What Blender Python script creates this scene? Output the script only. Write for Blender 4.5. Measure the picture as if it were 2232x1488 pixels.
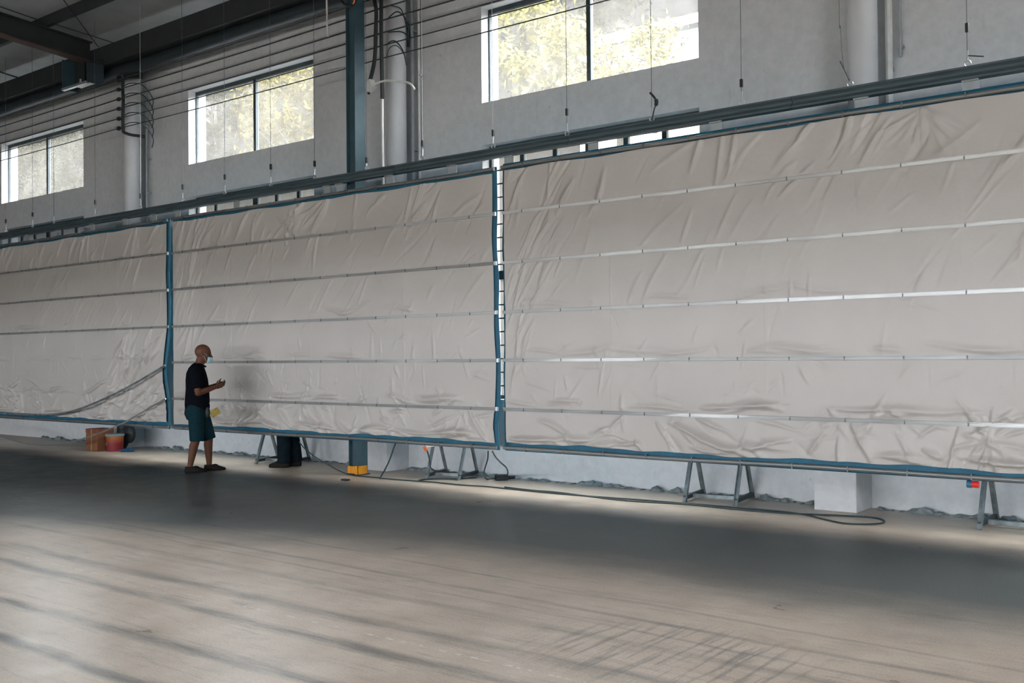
import bpy, bmesh, math, random
import numpy as np
from mathutils import Vector, Matrix

for o in list(bpy.data.objects): bpy.data.objects.remove(o)
scene = bpy.context.scene
C = scene.collection
random.seed(7); RNG = np.random.default_rng(11)
PI = math.pi

# ---------------------------------------------------------------- camera
FPX = 2232.0; CAMH = 1.52
YAW, PITCH, ROLL = (math.radians(v) for v in (38.35996616, 0.79877904, -0.54054598))
fw = Vector((-math.sin(YAW)*math.cos(PITCH), math.cos(YAW)*math.cos(PITCH), math.sin(PITCH)))
rt0 = Vector((math.cos(YAW), math.sin(YAW), 0)); up0 = rt0.cross(fw)
rt = rt0*math.cos(ROLL) + up0*math.sin(ROLL)
up = up0*math.cos(ROLL) - rt0*math.sin(ROLL)
CAM = Vector((0, 0, CAMH))
cam = bpy.data.cameras.new('camera'); cam.sensor_width = 36; cam.lens = 36*FPX/2232; cam.clip_end = 500
cob = bpy.data.objects.new('camera', cam); C.objects.link(cob)
m3 = Matrix((rt, up, -fw)).transposed()
cob.matrix_world = Matrix.Translation(CAM) @ m3.to_4x4()
scene.camera = cob
def ray(px, py): return rt*((px-1116)/FPX) + up*((744-py)/FPX) + fw
def at(px, py, Y): d = ray(px, py); return CAM + d*(Y/d.y)             # point of a pixel on a plane parallel to the wall
def onfloor(px, py, z=0.0): d = ray(px, py); return CAM + d*((z-CAMH)/d.z)

# ---------------------------------------------------------------- light and exposure
vs = scene.view_settings
vs.view_transform = 'Standard'; vs.look = 'None'; vs.gamma = 1; vs.use_curve_mapping = False
vs.exposure = 0.08
SKY = 40.0
world = bpy.data.worlds.new('sky'); scene.world = world; world.use_nodes = True
bg = world.node_tree.nodes['Background']; bg.inputs[0].default_value = (0.91, 0.955, 1.0, 1); bg.inputs[1].default_value = SKY
scene.cycles.max_bounces = 10; scene.cycles.diffuse_bounces = 6; scene.cycles.glossy_bounces = 4
scene.cycles.transparent_max_bounces = 12; scene.cycles.caustics_reflective = False
scene.cycles.sample_clamp_indirect = 8.0
scene.cycles.use_denoising = True
sun = bpy.data.lights.new('sun', 'SUN'); sun.energy = 24.0; sun.angle = math.radians(3); sun.color = (1.0, 0.93, 0.80)
so = bpy.data.objects.new('sun', sun); C.objects.link(so)
so.rotation_euler = Vector((-0.35, 0.62, -0.85)).to_track_quat('-Z', 'Y').to_euler()
def portal(center, sx, sz, direction):
    L = bpy.data.lights.new('daylight_portal', 'AREA'); L.shape = 'RECTANGLE'; L.size = sx; L.size_y = sz
    L.cycles.is_portal = True
    o = bpy.data.objects.new('daylight_portal', L); C.objects.link(o); o.location = center
    o.rotation_euler = Vector(direction).to_track_quat('-Z', 'Z' if abs(direction[2]) < .9 else 'Y').to_euler()
    return o

# hall dimensions
WALL = 10.05; WT = 0.34; PANEL = 9.0
XL, XR, YB = -27.0, 8.0, -9.0
EAVE = 7.12
def roofz(y): return EAVE + 0.075*(9.3-y)
OPEN = [(-21.40, -18.16), (-14.81, -11.66), (-8.41, -5.31), (-2.0, 1.1)]
UZ = (4.765, 6.0); LZ = (0.97, 4.22)
FILL_OPENINGS = [(-22.5+4.1*k, -19.3+4.1*k, 1.40, 2.34) for k in range(1, 7)] + [(-21.3, -19.3, 1.40, 2.34)]            # unseen window ribbon added behind the camera to light the panels (x0, x1, sill, head)
SIDE_FILL = (-2.8, 2.0, 3.0, 4.6)                           # unseen high opening added in the right end wall to brighten the upper right (y0, y1, sill, head)
for a, b in OPEN:
    for z0, z1 in (UZ, LZ): portal(((a+b)/2, WALL-0.005, (z0+z1)/2), b-a, z1-z0, (0, -1, 0))
for a, b, h0, h in FILL_OPENINGS: portal(((a+b)/2, YB+0.005, (h0+h)/2), b-a, h-h0, (0, 1, 0))
portal((XR-0.005, (SIDE_FILL[0]+SIDE_FILL[1])/2, (SIDE_FILL[2]+SIDE_FILL[3])/2), SIDE_FILL[1]-SIDE_FILL[0], SIDE_FILL[3]-SIDE_FILL[2], (-1, 0, 0))

# ---------------------------------------------------------------- materials
def new_mat(name):
    m = bpy.data.materials.new(name); m.use_nodes = True
    return m, m.node_tree, m.node_tree.nodes['Principled BSDF']
def N(nt, t, **kw):
    n = nt.nodes.new(t)
    for k, v in kw.items():
        if k.startswith('i_'):
            key = k[2:]; key = int(key) if key.isdigit() else key
            n.inputs[key].default_value = v
        else: setattr(n, k, v)
    return n
def ramp(nt, src, p0, p1, c0=(0,0,0,1), c1=(1,1,1,1)):
    r = nt.nodes.new('ShaderNodeValToRGB'); e = r.color_ramp.elements
    e[0].position = p0; e[1].position = p1; e[0].color = c0; e[1].color = c1
    nt.links.new(src, r.inputs[0]); return r.outputs[0]
def noise(nt, vec, scale, detail=4, rough=.55):
    n = N(nt, 'ShaderNodeTexNoise'); n.inputs['Scale'].default_value = scale; n.inputs['Detail'].default_value = detail
    n.inputs['Roughness'].default_value = rough
    if vec is not None: nt.links.new(vec, n.inputs['Vector'])
    return n.outputs['Fac']
def mapping(nt, scale=(1,1,1), rot=(0,0,0), loc=(0,0,0)):
    tc = N(nt, 'ShaderNodeTexCoord'); mp = N(nt, 'ShaderNodeMapping')
    mp.inputs['Scale'].default_value = scale; mp.inputs['Rotation'].default_value = rot; mp.inputs['Location'].default_value = loc
    nt.links.new(tc.outputs['Object'], mp.inputs['Vector']); return mp.outputs[0]
def mix(nt, fac, a, b, mode='MIX'):
    n = N(nt, 'ShaderNodeMix', data_type='RGBA', blend_type=mode)
    for idx, v in ((0, fac), (6, a), (7, b)):
        if isinstance(v, (int, float)): n.inputs[idx].default_value = v
        elif isinstance(v, tuple): n.inputs[idx].default_value = v
        else: nt.links.new(v, n.inputs[idx])
    return n.outputs[2]
def math_(nt, op, a, b=None, c=None):
    n = N(nt, 'ShaderNodeMath', operation=op)
    for i, v in enumerate((a, b, c)):
        if v is None: continue
        if isinstance(v, (int, float)): n.inputs[i].default_value = v
        else: nt.links.new(v, n.inputs[i])
    return n.outputs[0]
def bump(nt, bs, h, strength=.2, dist=.01):
    b = N(nt, 'ShaderNodeBump'); b.inputs['Strength'].default_value = strength; b.inputs['Distance'].default_value = dist
    nt.links.new(h, b.inputs['Height']); nt.links.new(b.outputs[0], bs.inputs['Normal'])
def simple(name, col, rough=.6, metal=0.0, var=.15, scale=6.0, bstr=.0, stretch=(1,1,1)):
    m, nt, bs = new_mat(name)
    v = mapping(nt, stretch)
    f = noise(nt, v, scale, 5)
    c0 = tuple(max(0, x*(1-var)) for x in col)+(1,); c1 = tuple(min(1, x*(1+var)) for x in col)+(1,)
    nt.links.new(ramp(nt, f, .3, .7, c0, c1), bs.inputs['Base Color'])
    bs.inputs['Roughness'].default_value = rough; bs.inputs['Metallic'].default_value = metal
    if bstr: bump(nt, bs, f, bstr)
    return m

M = {}
M['steel_dark'] = simple('dark_steel', (.030,.045,.055), .55, .2)
M['column_blue'] = simple('column_paint', (.035,.075,.095), .55, 0)
M['rail_grey'] = simple('track_paint', (.062,.090,.104), .5, .1, .2, 3, stretch=(1,8,8))
M['roof_steel'] = simple('roof_steel', (.020,.024,.026), .7)
M['alu'] = simple('aluminium', (.46,.465,.46), .42, .7, .08, 4, stretch=(1,10,10))
M['alu_tube'] = simple('aluminium_tube', (.24,.25,.25), .48, .7, .1, 4, stretch=(1,10,10))
M['zinc'] = simple('zinc_steel', (.55,.57,.58), .4, .9, .1)
M['clip'] = simple('rail_clip_steel', (.16,.17,.175), .5, .5)
M['plate'] = simple('hanger_plate', (.36,.40,.42), .5, .3)
M['blue'] = simple('blue_tarpaulin', (.009,.108,.182), .6, 0, .15, 9, .1)
M['black'] = simple('black_rubber', (.012,.016,.018), .6, 0, .2)
M['cable'] = simple('cable_sheath', (.015,.035,.045), .6, 0, .2)
M['wire'] = simple('wire', (.10,.12,.13), .6, .3, .3, 20)
M['wire_dark'] = simple('dusty_wire', (.035,.045,.05), .8, 0, .4, 20)
M['wire_pale'] = simple('pale_wire', (.6,.62,.6), .5, .2)
M['pale_plastic'] = simple('pale_plastic', (.78,.78,.76), .5)
M['yellow'] = simple('yellow_paint', (.62,.25,.012), .6, 0, .25, 10)
M['orange'] = simple('orange_plastic', (.70,.16,.04), .5)
M['red'] = simple('red_plastic', (.65,.03,.02), .45)
M['plug_blue'] = simple('blue_plastic', (.03,.14,.25), .45)
M['angle'] = simple('angle_steel', (.20,.235,.245), .5, .4, .45, 9)
M['gutter'] = simple('gutter_paint', (.014,.022,.027), .6)
M['frame_dark'] = simple('window_frame', (.028,.040,.046), .6, .1, .4, 5)
M['skin'] = simple('skin', (.115,.047,.027), .55, 0, .12, 14)
M['shirt'] = simple('black_shirt', (.004,.005,.008), .9, 0, .3, 30, .1)
M['shorts'] = simple('teal_shorts', (.006,.026,.035), .85, 0, .25, 30, .15)
M['trousers'] = simple('navy_trousers', (.006,.012,.017), .85, 0, .3, 20, .15)
M['shoe'] = simple('shoe_leather', (.008,.006,.005), .7, 0, .3, 30)
M['mask'] = simple('mask_cloth', (.42,.62,.70), .8, 0, .08, 30)
M['eye'] = simple('eye', (.03,.02,.02), .3)
M['hair'] = simple('hair', (.015,.012,.012), .7)
M['pouch'] = simple('yellow_pouch', (.30,.21,.025), .6, 0, .35, 25)
M['carton'] = simple('carton', (.20,.078,.034), .85, 0, .15, 8)
M['lid'] = simple('pail_lid', (.18,.26,.27), .5)
M['rag'] = simple('blue_rag', (.01,.07,.16), .9, 0, .3, 20)
M['rubble'] = simple('rubble', (.19,.215,.22), .95, 0, .4, 9, .5)
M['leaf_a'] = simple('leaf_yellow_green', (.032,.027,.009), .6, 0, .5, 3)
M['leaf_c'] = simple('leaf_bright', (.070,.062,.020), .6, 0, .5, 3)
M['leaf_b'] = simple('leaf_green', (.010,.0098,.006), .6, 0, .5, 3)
M['bark'] = simple('bark', (.012,.010,.008), .9, 0, .3)
M['house_wall'] = simple('house_wall', (.55,.55,.57), .8)
M['house_roof'] = simple('house_roof', (.30,.31,.35), .7)
M['ground_out'] = simple('outside_ground', (.010,.0095,.0098), .95, 0, .4, .6)

for k_ in ('leaf_a','leaf_b','leaf_c','ground_out'):
    M[k_].node_tree.nodes['Principled BSDF'].inputs['Specular IOR Level'].default_value = 0.0
for k_, v_ in dict(shirt=.06, shorts=.1, trousers=.08, shoe=.2, skin=.22).items():
    M[k_].node_tree.nodes['Principled BSDF'].inputs['Specular IOR Level'].default_value = v_
def mk_plaster():
    m, nt, bs = new_mat('painted_plaster')
    v = mapping(nt); big = noise(nt, v, .8, 5); fine = noise(nt, v, 12, 6, .6)
    vst = mapping(nt, (5, 5, .7)); stv = noise(nt, vst, 2.6, 6, .65)
    base = ramp(nt, big, .3, .7, (.57,.572,.58,1), (.63,.63,.634,1))
    c = mix(nt, math_(nt, 'MULTIPLY', ramp(nt, stv, .62, .80), .45), base, (.37,.38,.39,1))
    spots = N(nt, 'ShaderNodeTexVoronoi'); spots.inputs['Scale'].default_value = 1.9; nt.links.new(v, spots.inputs['Vector'])
    sp = ramp(nt, spots.outputs['Distance'], .0, .045, (1,1,1,1), (0,0,0,1))
    c = mix(nt, math_(nt, 'MULTIPLY', sp, .5), c, (.18,.19,.19,1))
    c = mix(nt, .10, c, ramp(nt, fine, .3, .7), 'OVERLAY')
    nt.links.new(c, bs.inputs['Base Color']); bs.inputs['Roughness'].default_value = .85
    bump(nt, bs, fine, .15, .01); return m
M['plaster'] = mk_plaster()
def mk_white():
    m, nt, bs = new_mat('column_plaster')
    v = mapping(nt, (1,1,.5)); f = noise(nt, v, 3, 6, .6)
    nt.links.new(ramp(nt, f, .3, .72, (.52,.525,.54,1), (.62,.62,.625,1)), bs.inputs['Base Color'])
    bs.inputs['Roughness'].default_value = .8; bump(nt, bs, f, .1); return m
M['white'] = mk_white()
M['yard'] = simple('yard_concrete', (.38,.36,.335), .9, 0, .15, 1)
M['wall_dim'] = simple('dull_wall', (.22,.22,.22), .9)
M['deck'] = simple('roof_deck', (.36,.385,.39), .75, 0, .12, 2)

def mk_tarp():
    m, nt, bs = new_mat('grey_tarpaulin')
    v = mapping(nt); big = noise(nt, v, 1.2, 3)
    fine = noise(nt, mapping(nt, (1,1,1)), 14, 6, .62)
    cr = noise(nt, mapping(nt, (1,1,.6), (0,.5,0)), 5.5, 5, .6)
    c = ramp(nt, big, .3, .7, (.490,.458,.430,1), (.530,.496,.466,1))
    nt.links.new(c, bs.inputs['Base Color']); bs.inputs['Roughness'].default_value = .5
    bs.inputs['Specular IOR Level'].default_value = .45
    h = math_(nt, 'ADD', math_(nt, 'MULTIPLY', fine, .3), cr)
    bump(nt, bs, h, .55, .014); return m
M['tarp'] = mk_tarp()

def mk_floor():
    m, nt, bs = new_mat('polished_concrete')
    v = mapping(nt); big = noise(nt, v, .45, 5); mid = noise(nt, v, 3.0, 6, .6); fine = noise(nt, v, 40, 4)
    sep = N(nt, 'ShaderNodeSeparateXYZ'); nt.links.new(v, sep.inputs[0]); X, Y = sep.outputs[0], sep.outputs[1]
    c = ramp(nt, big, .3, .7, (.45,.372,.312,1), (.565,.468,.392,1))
    # dusty open floor; swept concrete by the panels, with panel shade painted into it
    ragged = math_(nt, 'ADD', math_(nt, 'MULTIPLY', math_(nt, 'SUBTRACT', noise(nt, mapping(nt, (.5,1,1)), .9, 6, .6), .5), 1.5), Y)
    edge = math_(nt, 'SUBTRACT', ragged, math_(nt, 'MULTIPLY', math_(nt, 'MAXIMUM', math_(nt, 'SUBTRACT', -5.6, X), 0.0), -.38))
    swept_shade = ramp(nt, big, .3, .7, (.108,.121,.128,1), (.142,.150,.153,1))
    left_dim = ramp(nt, math_(nt, 'MULTIPLY', math_(nt, 'ADD', math_(nt, 'ADD', X, 14.0), math_(nt, 'MULTIPLY', math_(nt, 'SUBTRACT', big, .5), 4.0)), .1), .10, .72, (1,1,1,1), (0,0,0,1))  # weaker light at the left end, painted in as darker colour and less sheen
    swept_shade = mix(nt, left_dim, swept_shade, (.045,.060,.066,1))
    c = mix(nt, math_(nt, 'MULTIPLY', ramp(nt, math_(nt, 'MULTIPLY', edge, .1), .555, .665), ramp(nt, math_(nt, 'MULTIPLY', ragged, .1), .80, .885, (1,1,1,1), (0,0,0,1))), c, swept_shade)
    c = mix(nt, .35, c, ramp(nt, mid, .25, .75), 'SOFT_LIGHT')
    wob = math_(nt, 'MULTIPLY', math_(nt, 'SUBTRACT', noise(nt, mapping(nt, (.6,.6,.6)), 1.5, 4), .5), .16)
    patch = ramp(nt, noise(nt, mapping(nt, (.9, 5, 1)), 1.3, 5, .65), .33, .62)
    dark = (.055,.062,.066,1)
    def line(y0, k, w, s):
        nonlocal c
        yy = math_(nt, 'SUBTRACT', Y, math_(nt, 'ADD', math_(nt, 'MULTIPLY', X, k), y0))
        d = math_(nt, 'ABSOLUTE', math_(nt, 'ADD', yy, wob))
        mk = ramp(nt, d, w*.25, w, (1,1,1,1), (0,0,0,1))
        f = math_(nt, 'MULTIPLY', math_(nt, 'MULTIPLY', mk, s), math_(nt, 'ADD', math_(nt, 'MULTIPLY', patch, .85), .15))
        c = mix(nt, f, c, dark)
    line(2.81, .025, .075, .8); line(3.33, .035, .085, .8); line(3.73, .003, .085, .7); line(4.19, .017, .10, .55)
    line(4.62, .0, .07, .35); line(5.0, -.02, .04, .5); line(5.25, -.05, .03, .4); line(4.75, -.03, .025, .4)
    # fine scuffs running with the wall
    st = noise(nt, mapping(nt, (.9, 8, 1)), 2.2, 8, .72)
    zone = math_(nt, 'MULTIPLY', ramp(nt, math_(nt, 'MULTIPLY', math_(nt, 'ADD', Y, 4.0), .1), .98, .82), .7)
    zone = math_(nt, 'SUBTRACT', .75, math_(nt, 'MULTIPLY', ramp(nt, math_(nt, 'MULTIPLY', Y, .1), .5, .62), .5))
    c = mix(nt, math_(nt, 'MULTIPLY', ramp(nt, st, .54, .74), math_(nt, 'MULTIPLY', zone, .75)), c, (.14,.137,.133,1))
    bl = noise(nt, mapping(nt, (1.2, 3, 1), (0,0,-.1)), 1.7, 6, .65)
    c = mix(nt, math_(nt, 'MULTIPLY', ramp(nt, bl, .56, .72), .35), c, (.16,.155,.15,1))
    st2 = noise(nt, mapping(nt, (.5, 7, 1), (0,0,.06), (3,1,0)), 1.6, 6, .65)
    c = mix(nt, math_(nt, 'MULTIPLY', ramp(nt, st2, .56, .74), .35), c, (.12,.12,.12,1))
    # crossing scuffs
    cx = noise(nt, mapping(nt, (13, .9, 1), (0,0,.2)), 1.5, 6, .65)
    dx = math_(nt, 'POWER', math_(nt, 'MULTIPLY', math_(nt, 'ADD', X, 2.6), 1.0), 2); dy = math_(nt, 'POWER', math_(nt, 'SUBTRACT', Y, 4.55), 2)
    blob = ramp(nt, math_(nt, 'ADD', dx, math_(nt, 'MULTIPLY', dy, 2.2)), .25, 1.5, (1,1,1,1), (0,0,0,1))
    c = mix(nt, math_(nt, 'MULTIPLY', math_(nt, 'MULTIPLY', ramp(nt, cx, .50, .60), blob), .48), c, (.10,.10,.10,1))
    # chalky flecks in a dotted line
    dl = math_(nt, 'ABSOLUTE', math_(nt, 'SUBTRACT', Y, math_(nt, 'ADD', math_(nt, 'MULTIPLY', X, .015), 3.99)))
    dots = math_(nt, 'MULTIPLY', ramp(nt, dl, .004, .014, (1,1,1,1), (0,0,0,1)), ramp(nt, noise(nt, mapping(nt, (1,1,1)), 22, 3), .52, .60))
    fl = ramp(nt, noise(nt, v, 55, 2), .735, .77)
    c = mix(nt, math_(nt, 'MAXIMUM', dots, math_(nt, 'MULTIPLY', fl, .5)), c, (.62,.60,.56,1))
    grain = noise(nt, v, 70, 5, .7); c = mix(nt, .30, c, ramp(nt, grain, .3, .7), 'SOFT_LIGHT')
    nt.links.new(c, bs.inputs['Base Color'])
    r = ramp(nt, mid, .25, .75, (.26,.26,.26,1), (.42,.42,.42,1)); nt.links.new(r, bs.inputs['Roughness'])
    nt.links.new(math_(nt, 'MULTIPLY', math_(nt, 'SUBTRACT', 1.0, math_(nt, 'MULTIPLY', left_dim, .88)), .10), bs.inputs['Specular IOR Level'])
    bump(nt, bs, fine, .04, .004); return m
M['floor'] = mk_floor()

def mk_glass(name, tint):
    m, nt, bs = new_mat(name); nt.nodes.remove(bs)
    tr = N(nt, 'ShaderNodeBsdfTransparent'); tr.inputs[0].default_value = tint
    tl = N(nt, 'ShaderNodeBsdfTranslucent'); tl.inputs[0].default_value = (.90,.85,.78,1)
    gl = N(nt, 'ShaderNodeBsdfGlossy'); gl.inputs['Roughness'].default_value = .05; gl.inputs[0].default_value = (1,1,1,1)
    f = ramp(nt, noise(nt, mapping(nt), 2.5, 5), .3, .7, (.026,.026,.026,1), (.040,.040,.040,1))
    a = N(nt, 'ShaderNodeMixShader'); nt.links.new(f, a.inputs[0]); nt.links.new(tr.outputs[0], a.inputs[1]); nt.links.new(tl.outputs[0], a.inputs[2])
    b = N(nt, 'ShaderNodeMixShader'); b.inputs[0].default_value = .04; nt.links.new(a.outputs[0], b.inputs[1]); nt.links.new(gl.outputs[0], b.inputs[2])
    nt.links.new(b.outputs[0], nt.nodes['Material Output'].inputs[0]); return m
M['glass'] = mk_glass('dusty_glass', (.93,.94,.93,1)); M['glass_low'] = mk_glass('dimmed_glass_low', (.70,.70,.67,1)); M['glass_dark'] = mk_glass('dimmed_glass_left', (.20,.22,.23,1)); M['glass_mid'] = mk_glass('dimmed_glass_mid', (.55,.56,.54,1))  # lower panes tinted darker to hold back daylight behind the panels
def mk_pail():
    m, nt, bs = new_mat('pail_print')
    v = mapping(nt); sep = N(nt, 'ShaderNodeSeparateXYZ'); nt.links.new(v, sep.inputs[0])
    f = math_(nt, 'ADD', math_(nt, 'MULTIPLY', sep.outputs[2], 2.6), math_(nt, 'MULTIPLY', noise(nt, v, 8, 3), .25))
    nt.links.new(ramp(nt, f, .45, .72, (.20,.012,.018,1), (.36,.11,.018,1)), bs.inputs['Base Color']); bs.inputs['Roughness'].default_value = .5
    return m
M['pail'] = mk_pail()

# ---------------------------------------------------------------- mesh helpers
class MB:
    def __init__(s): s.v = []; s.f = []
    def add(s, v, f):
        k = len(s.v); s.v += [tuple(p) for p in v]; s.f += [tuple(i+k for i in q) for q in f]; return s
    def box(s, x0, x1, y0, y1, z0, z1):
        return s.add([(x0,y0,z0),(x1,y0,z0),(x1,y1,z0),(x0,y1,z0),(x0,y0,z1),(x1,y0,z1),(x1,y1,z1),(x0,y1,z1)],
                     [(0,3,2,1),(4,5,6,7),(0,1,5,4),(1,2,6,5),(2,3,7,6),(3,0,4,7)])
    def bar(s, p, q, w, h, upv=(0,0,1)):
        p, q = Vector(p), Vector(q); d = (q-p).normalized(); u = Vector(upv)
        if abs(d.dot(u)) > .98: u = Vector((0,1,0))
        a = d.cross(u).normalized()*(w/2); b = a.cross(d).normalized()*(h/2)
        return s.add([p-a-b,p+a-b,p+a+b,p-a+b,q-a-b,q+a-b,q+a+b,q-a+b], [(0,3,2,1),(4,5,6,7),(0,1,5,4),(1,2,6,5),(2,3,7,6),(3,0,4,7)])
    def tube(s, pts, r, n=8, closed=False):
        pts = [Vector(p) for p in pts]; k = len(pts); rr = r if isinstance(r, (list, tuple)) else [r]*k
        vs_ = []; prev = None
        for i, p in enumerate(pts):
            if closed: t = (pts[(i+1) % k]-pts[i-1]).normalized()
            else: t = (pts[min(i+1,k-1)]-pts[max(i-1,0)]).normalized()
            ref = prev if prev is not None else (Vector((0,0,1)) if abs(t.z) < .9 else Vector((1,0,0)))
            a = (ref - t*ref.dot(t)).normalized(); prev = a; b = t.cross(a)
            vs_ += [p + (a*math.cos(2*PI*j/n) + b*math.sin(2*PI*j/n))*rr[i] for j in range(n)]
        fs = []
        for i in range(k if closed else k-1):
            i2 = (i+1) % k
            fs += [(i*n+j, i*n+(j+1) % n, i2*n+(j+1) % n, i2*n+j) for j in range(n)]
        if not closed: fs += [tuple(range(n-1,-1,-1)), tuple((k-1)*n+j for j in range(n))]
        return s.add(vs_, fs)
    def ell(s, c, r, nu=16, nv=10, rot=None):
        c = Vector(c); vs_ = [Vector((0,0,1))]; fs = []
        for i in range(1, nv):
            for j in range(nu):
                t = PI*i/nv; p = 2*PI*j/nu; vs_.append(Vector((math.sin(t)*math.cos(p), math.sin(t)*math.sin(p), math.cos(t))))
        vs_.append(Vector((0,0,-1))); last = len(vs_)-1
        for j in range(nu):
            fs.append((0, 1+j, 1+(j+1) % nu)); fs.append((last, last-nu+(j+1) % nu, last-nu+j))
            for i in range(nv-2): a = 1+i*nu; fs.append((a+j, a+nu+j, a+nu+(j+1) % nu, a+(j+1) % nu))
        out = []
        for q in vs_:
            q = Vector((q.x*r[0], q.y*r[1], q.z*r[2]))
            out.append(c + (rot @ q if rot else q))
        return s.add(out, fs)
    def cap(s, p, q, r0, r1, n=12):
        p, q = Vector(p), Vector(q); d = (q-p).normalized(); pts = []; rr = []
        for t in (-1, -.85, -.5, 0): pts.append(p + d*r0*t); rr.append(r0*math.sqrt(max(.0025, 1-t*t)))
        for t in (0, .5, .85, 1): pts.append(q + d*r1*t); rr.append(r1*math.sqrt(max(.0025, 1-t*t)))
        return s.tube(pts, rr, n)
    def loft(s, secs, n=24):
        # secs: (z, cx, cy, rx, ry)
        vs_ = []; fs = []
        for z, cx, cy, rx, ry in secs: vs_ += [(cx+rx*math.cos(2*PI*j/n), cy+ry*math.sin(2*PI*j/n), z) for j in range(n)]
        for i in range(len(secs)-1): fs += [(i*n+j, i*n+(j+1) % n, (i+1)*n+(j+1) % n, (i+1)*n+j) for j in range(n)]
        fs += [tuple(range(n-1,-1,-1)), tuple((len(secs)-1)*n+j for j in range(n))]
        return s.add(vs_, fs)
    def prism_x(s, prof, x0, x1):
        n = len(prof); vs_ = [(x0,y,z) for y,z in prof] + [(x1,y,z) for y,z in prof]
        return s.add(vs_, [(j,(j+1) % n,n+(j+1) % n,n+j) for j in range(n)] + [tuple(range(n-1,-1,-1)), tuple(range(n,2*n))])
    def mesh(s, name, off=(0,0,0), smooth=False):
        me = bpy.data.meshes.new(name); ox, oy, oz = off
        me.from_pydata([(x-ox,y-oy,z-oz) for x,y,z in s.v], [], s.f); me.update()
        bm = bmesh.new(); bm.from_mesh(me); bmesh.ops.recalc_face_normals(bm, faces=bm.faces); bm.to_mesh(me); bm.free()
        if smooth:
            me.polygons.foreach_set('use_smooth', [True]*len(me.polygons))
            try: me.set_sharp_from_angle(angle=math.radians(42))
            except Exception: pass
        return me
    def build(s, name, mat, parent=None, local=False, smooth=False, bevel=0):
        base = Vector((0,0,0))
        if not local:
            p = parent
            while p is not None: base += p.location; p = p.parent
        me = s.mesh(name, base, smooth)
        me.materials.append(M[mat] if isinstance(mat, str) else mat)
        o = bpy.data.objects.new(name, me); C.objects.link(o); o.parent = parent
        if bevel:
            b = o.modifiers.new('bevel', 'BEVEL'); b.width = bevel; b.segments = 2; b.limit_method = 'ANGLE'
        return o
def tag(o, label=None, cat=None, group=None, kind=None):
    if label: o['label'] = label
    if cat: o['category'] = cat
    if group: o['group'] = group
    if kind: o['kind'] = kind
    return o
def thing(name, label, cat, loc=(0,0,0), group=None, rz=0.0, kind=None):
    o = bpy.data.objects.new(name, None); C.objects.link(o); o.location = loc; o.rotation_euler = (0,0,rz)
    o.empty_display_size = .1
    return tag(o, label, cat, group, kind)
def copy_tree(o, parent=None):
    c = o.copy(); C.objects.link(c); c.parent = parent
    for ch in list(o.children): copy_tree(ch, c)
    return c
def remeshed(mb, name, mat, parent, voxel, it=4, fac=.5):
    me = mb.mesh(name+'_raw'); o = bpy.data.objects.new(name+'_raw', me); C.objects.link(o)
    r = o.modifiers.new('r', 'REMESH'); r.mode = 'VOXEL'; r.voxel_size = voxel
    if it:
        s = o.modifiers.new('s', 'SMOOTH'); s.iterations = it; s.factor = fac
    dg = bpy.context.evaluated_depsgraph_get(); dg.update()
    new = bpy.data.meshes.new_from_object(o.evaluated_get(dg)); new.name = name
    bpy.data.objects.remove(o); bpy.data.meshes.remove(me)
    new.polygons.foreach_set('use_smooth', [True]*len(new.polygons))
    new.materials.clear(); new.materials.append(M[mat])
    ob = bpy.data.objects.new(name, new); C.objects.link(ob); ob.parent = parent
    return ob
def spline(pts, n=8):
    pts = [Vector(p) for p in pts]; out = []
    for i in range(len(pts)-1):
        p0 = pts[max(i-1,0)]; p1 = pts[i]; p2 = pts[i+1]; p3 = pts[min(i+2,len(pts)-1)]
        for j in range(n):
            t = j/n
            out.append(.5*((2*p1) + (p2-p0)*t + (2*p0-5*p1+4*p2-p3)*t*t + (3*p1-p0-3*p2+p3)*t**3))
    return out + [pts[-1]]

# ---------------------------------------------------------------- the hall shell
def wall_with_openings(name, mat, x0, x1, z1, rects, y0, y1, axis='x'):
    mb = MB(); xs = sorted({x0, x1, *[r[0] for r in rects], *[r[1] for r in rects]})
    for a, b in zip(xs[:-1], xs[1:]):
        cut = sorted([(r[2], r[3]) for r in rects if r[0] <= a+1e-6 and r[1] >= b-1e-6]); z = 0.0
        for c0, c1 in cut + [(z1, z1)]:
            if c0 > z+1e-6:
                if axis == 'x': mb.box(a, b, y0, y1, z, c0)
                else: mb.box(y0, y1, a, b, z, c0)
            z = c1
    o = mb.build(name, mat)
    bm = bmesh.new(); bm.from_mesh(o.data); bmesh.ops.remove_doubles(bm, verts=bm.verts, dist=1e-4); bm.to_mesh(o.data); bm.free()
    return tag(o, kind='structure')
rects = [(a, b, *UZ) for a, b in OPEN] + [(a, b, *LZ) for a, b in OPEN]
wb = wall_with_openings('wall_back', 'plaster', XL, XR, 7.02, rects, WALL, WALL+WT)
tag(wb, 'pale plastered hall wall with two rows of windows', 'wall')
tag(wall_with_openings('wall_front', 'wall_dim', XL, XR, 8.4, [(a, b, h0, h) for a, b, h0, h in FILL_OPENINGS], YB-.3, YB), 'plastered wall behind the viewer with an added ribbon of light openings', 'wall')
tag(wall_with_openings('wall_right', 'wall_dim', YB, WALL, 8.4, [(SIDE_FILL[0], SIDE_FILL[1], SIDE_FILL[2], SIDE_FILL[3])], XR, XR+.3, 'y'), 'plastered end wall with an added high light opening', 'wall')
tag(wall_with_openings('wall_left', 'wall_dim', YB, WALL, 8.4, [], XL-.3, XL, 'y'), 'plastered far end wall of the hall', 'wall')
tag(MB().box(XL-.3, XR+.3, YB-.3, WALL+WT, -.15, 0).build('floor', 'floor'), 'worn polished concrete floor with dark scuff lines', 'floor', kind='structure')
mb = MB()
ys = [WALL+WT+.3, YB-.6]
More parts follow.
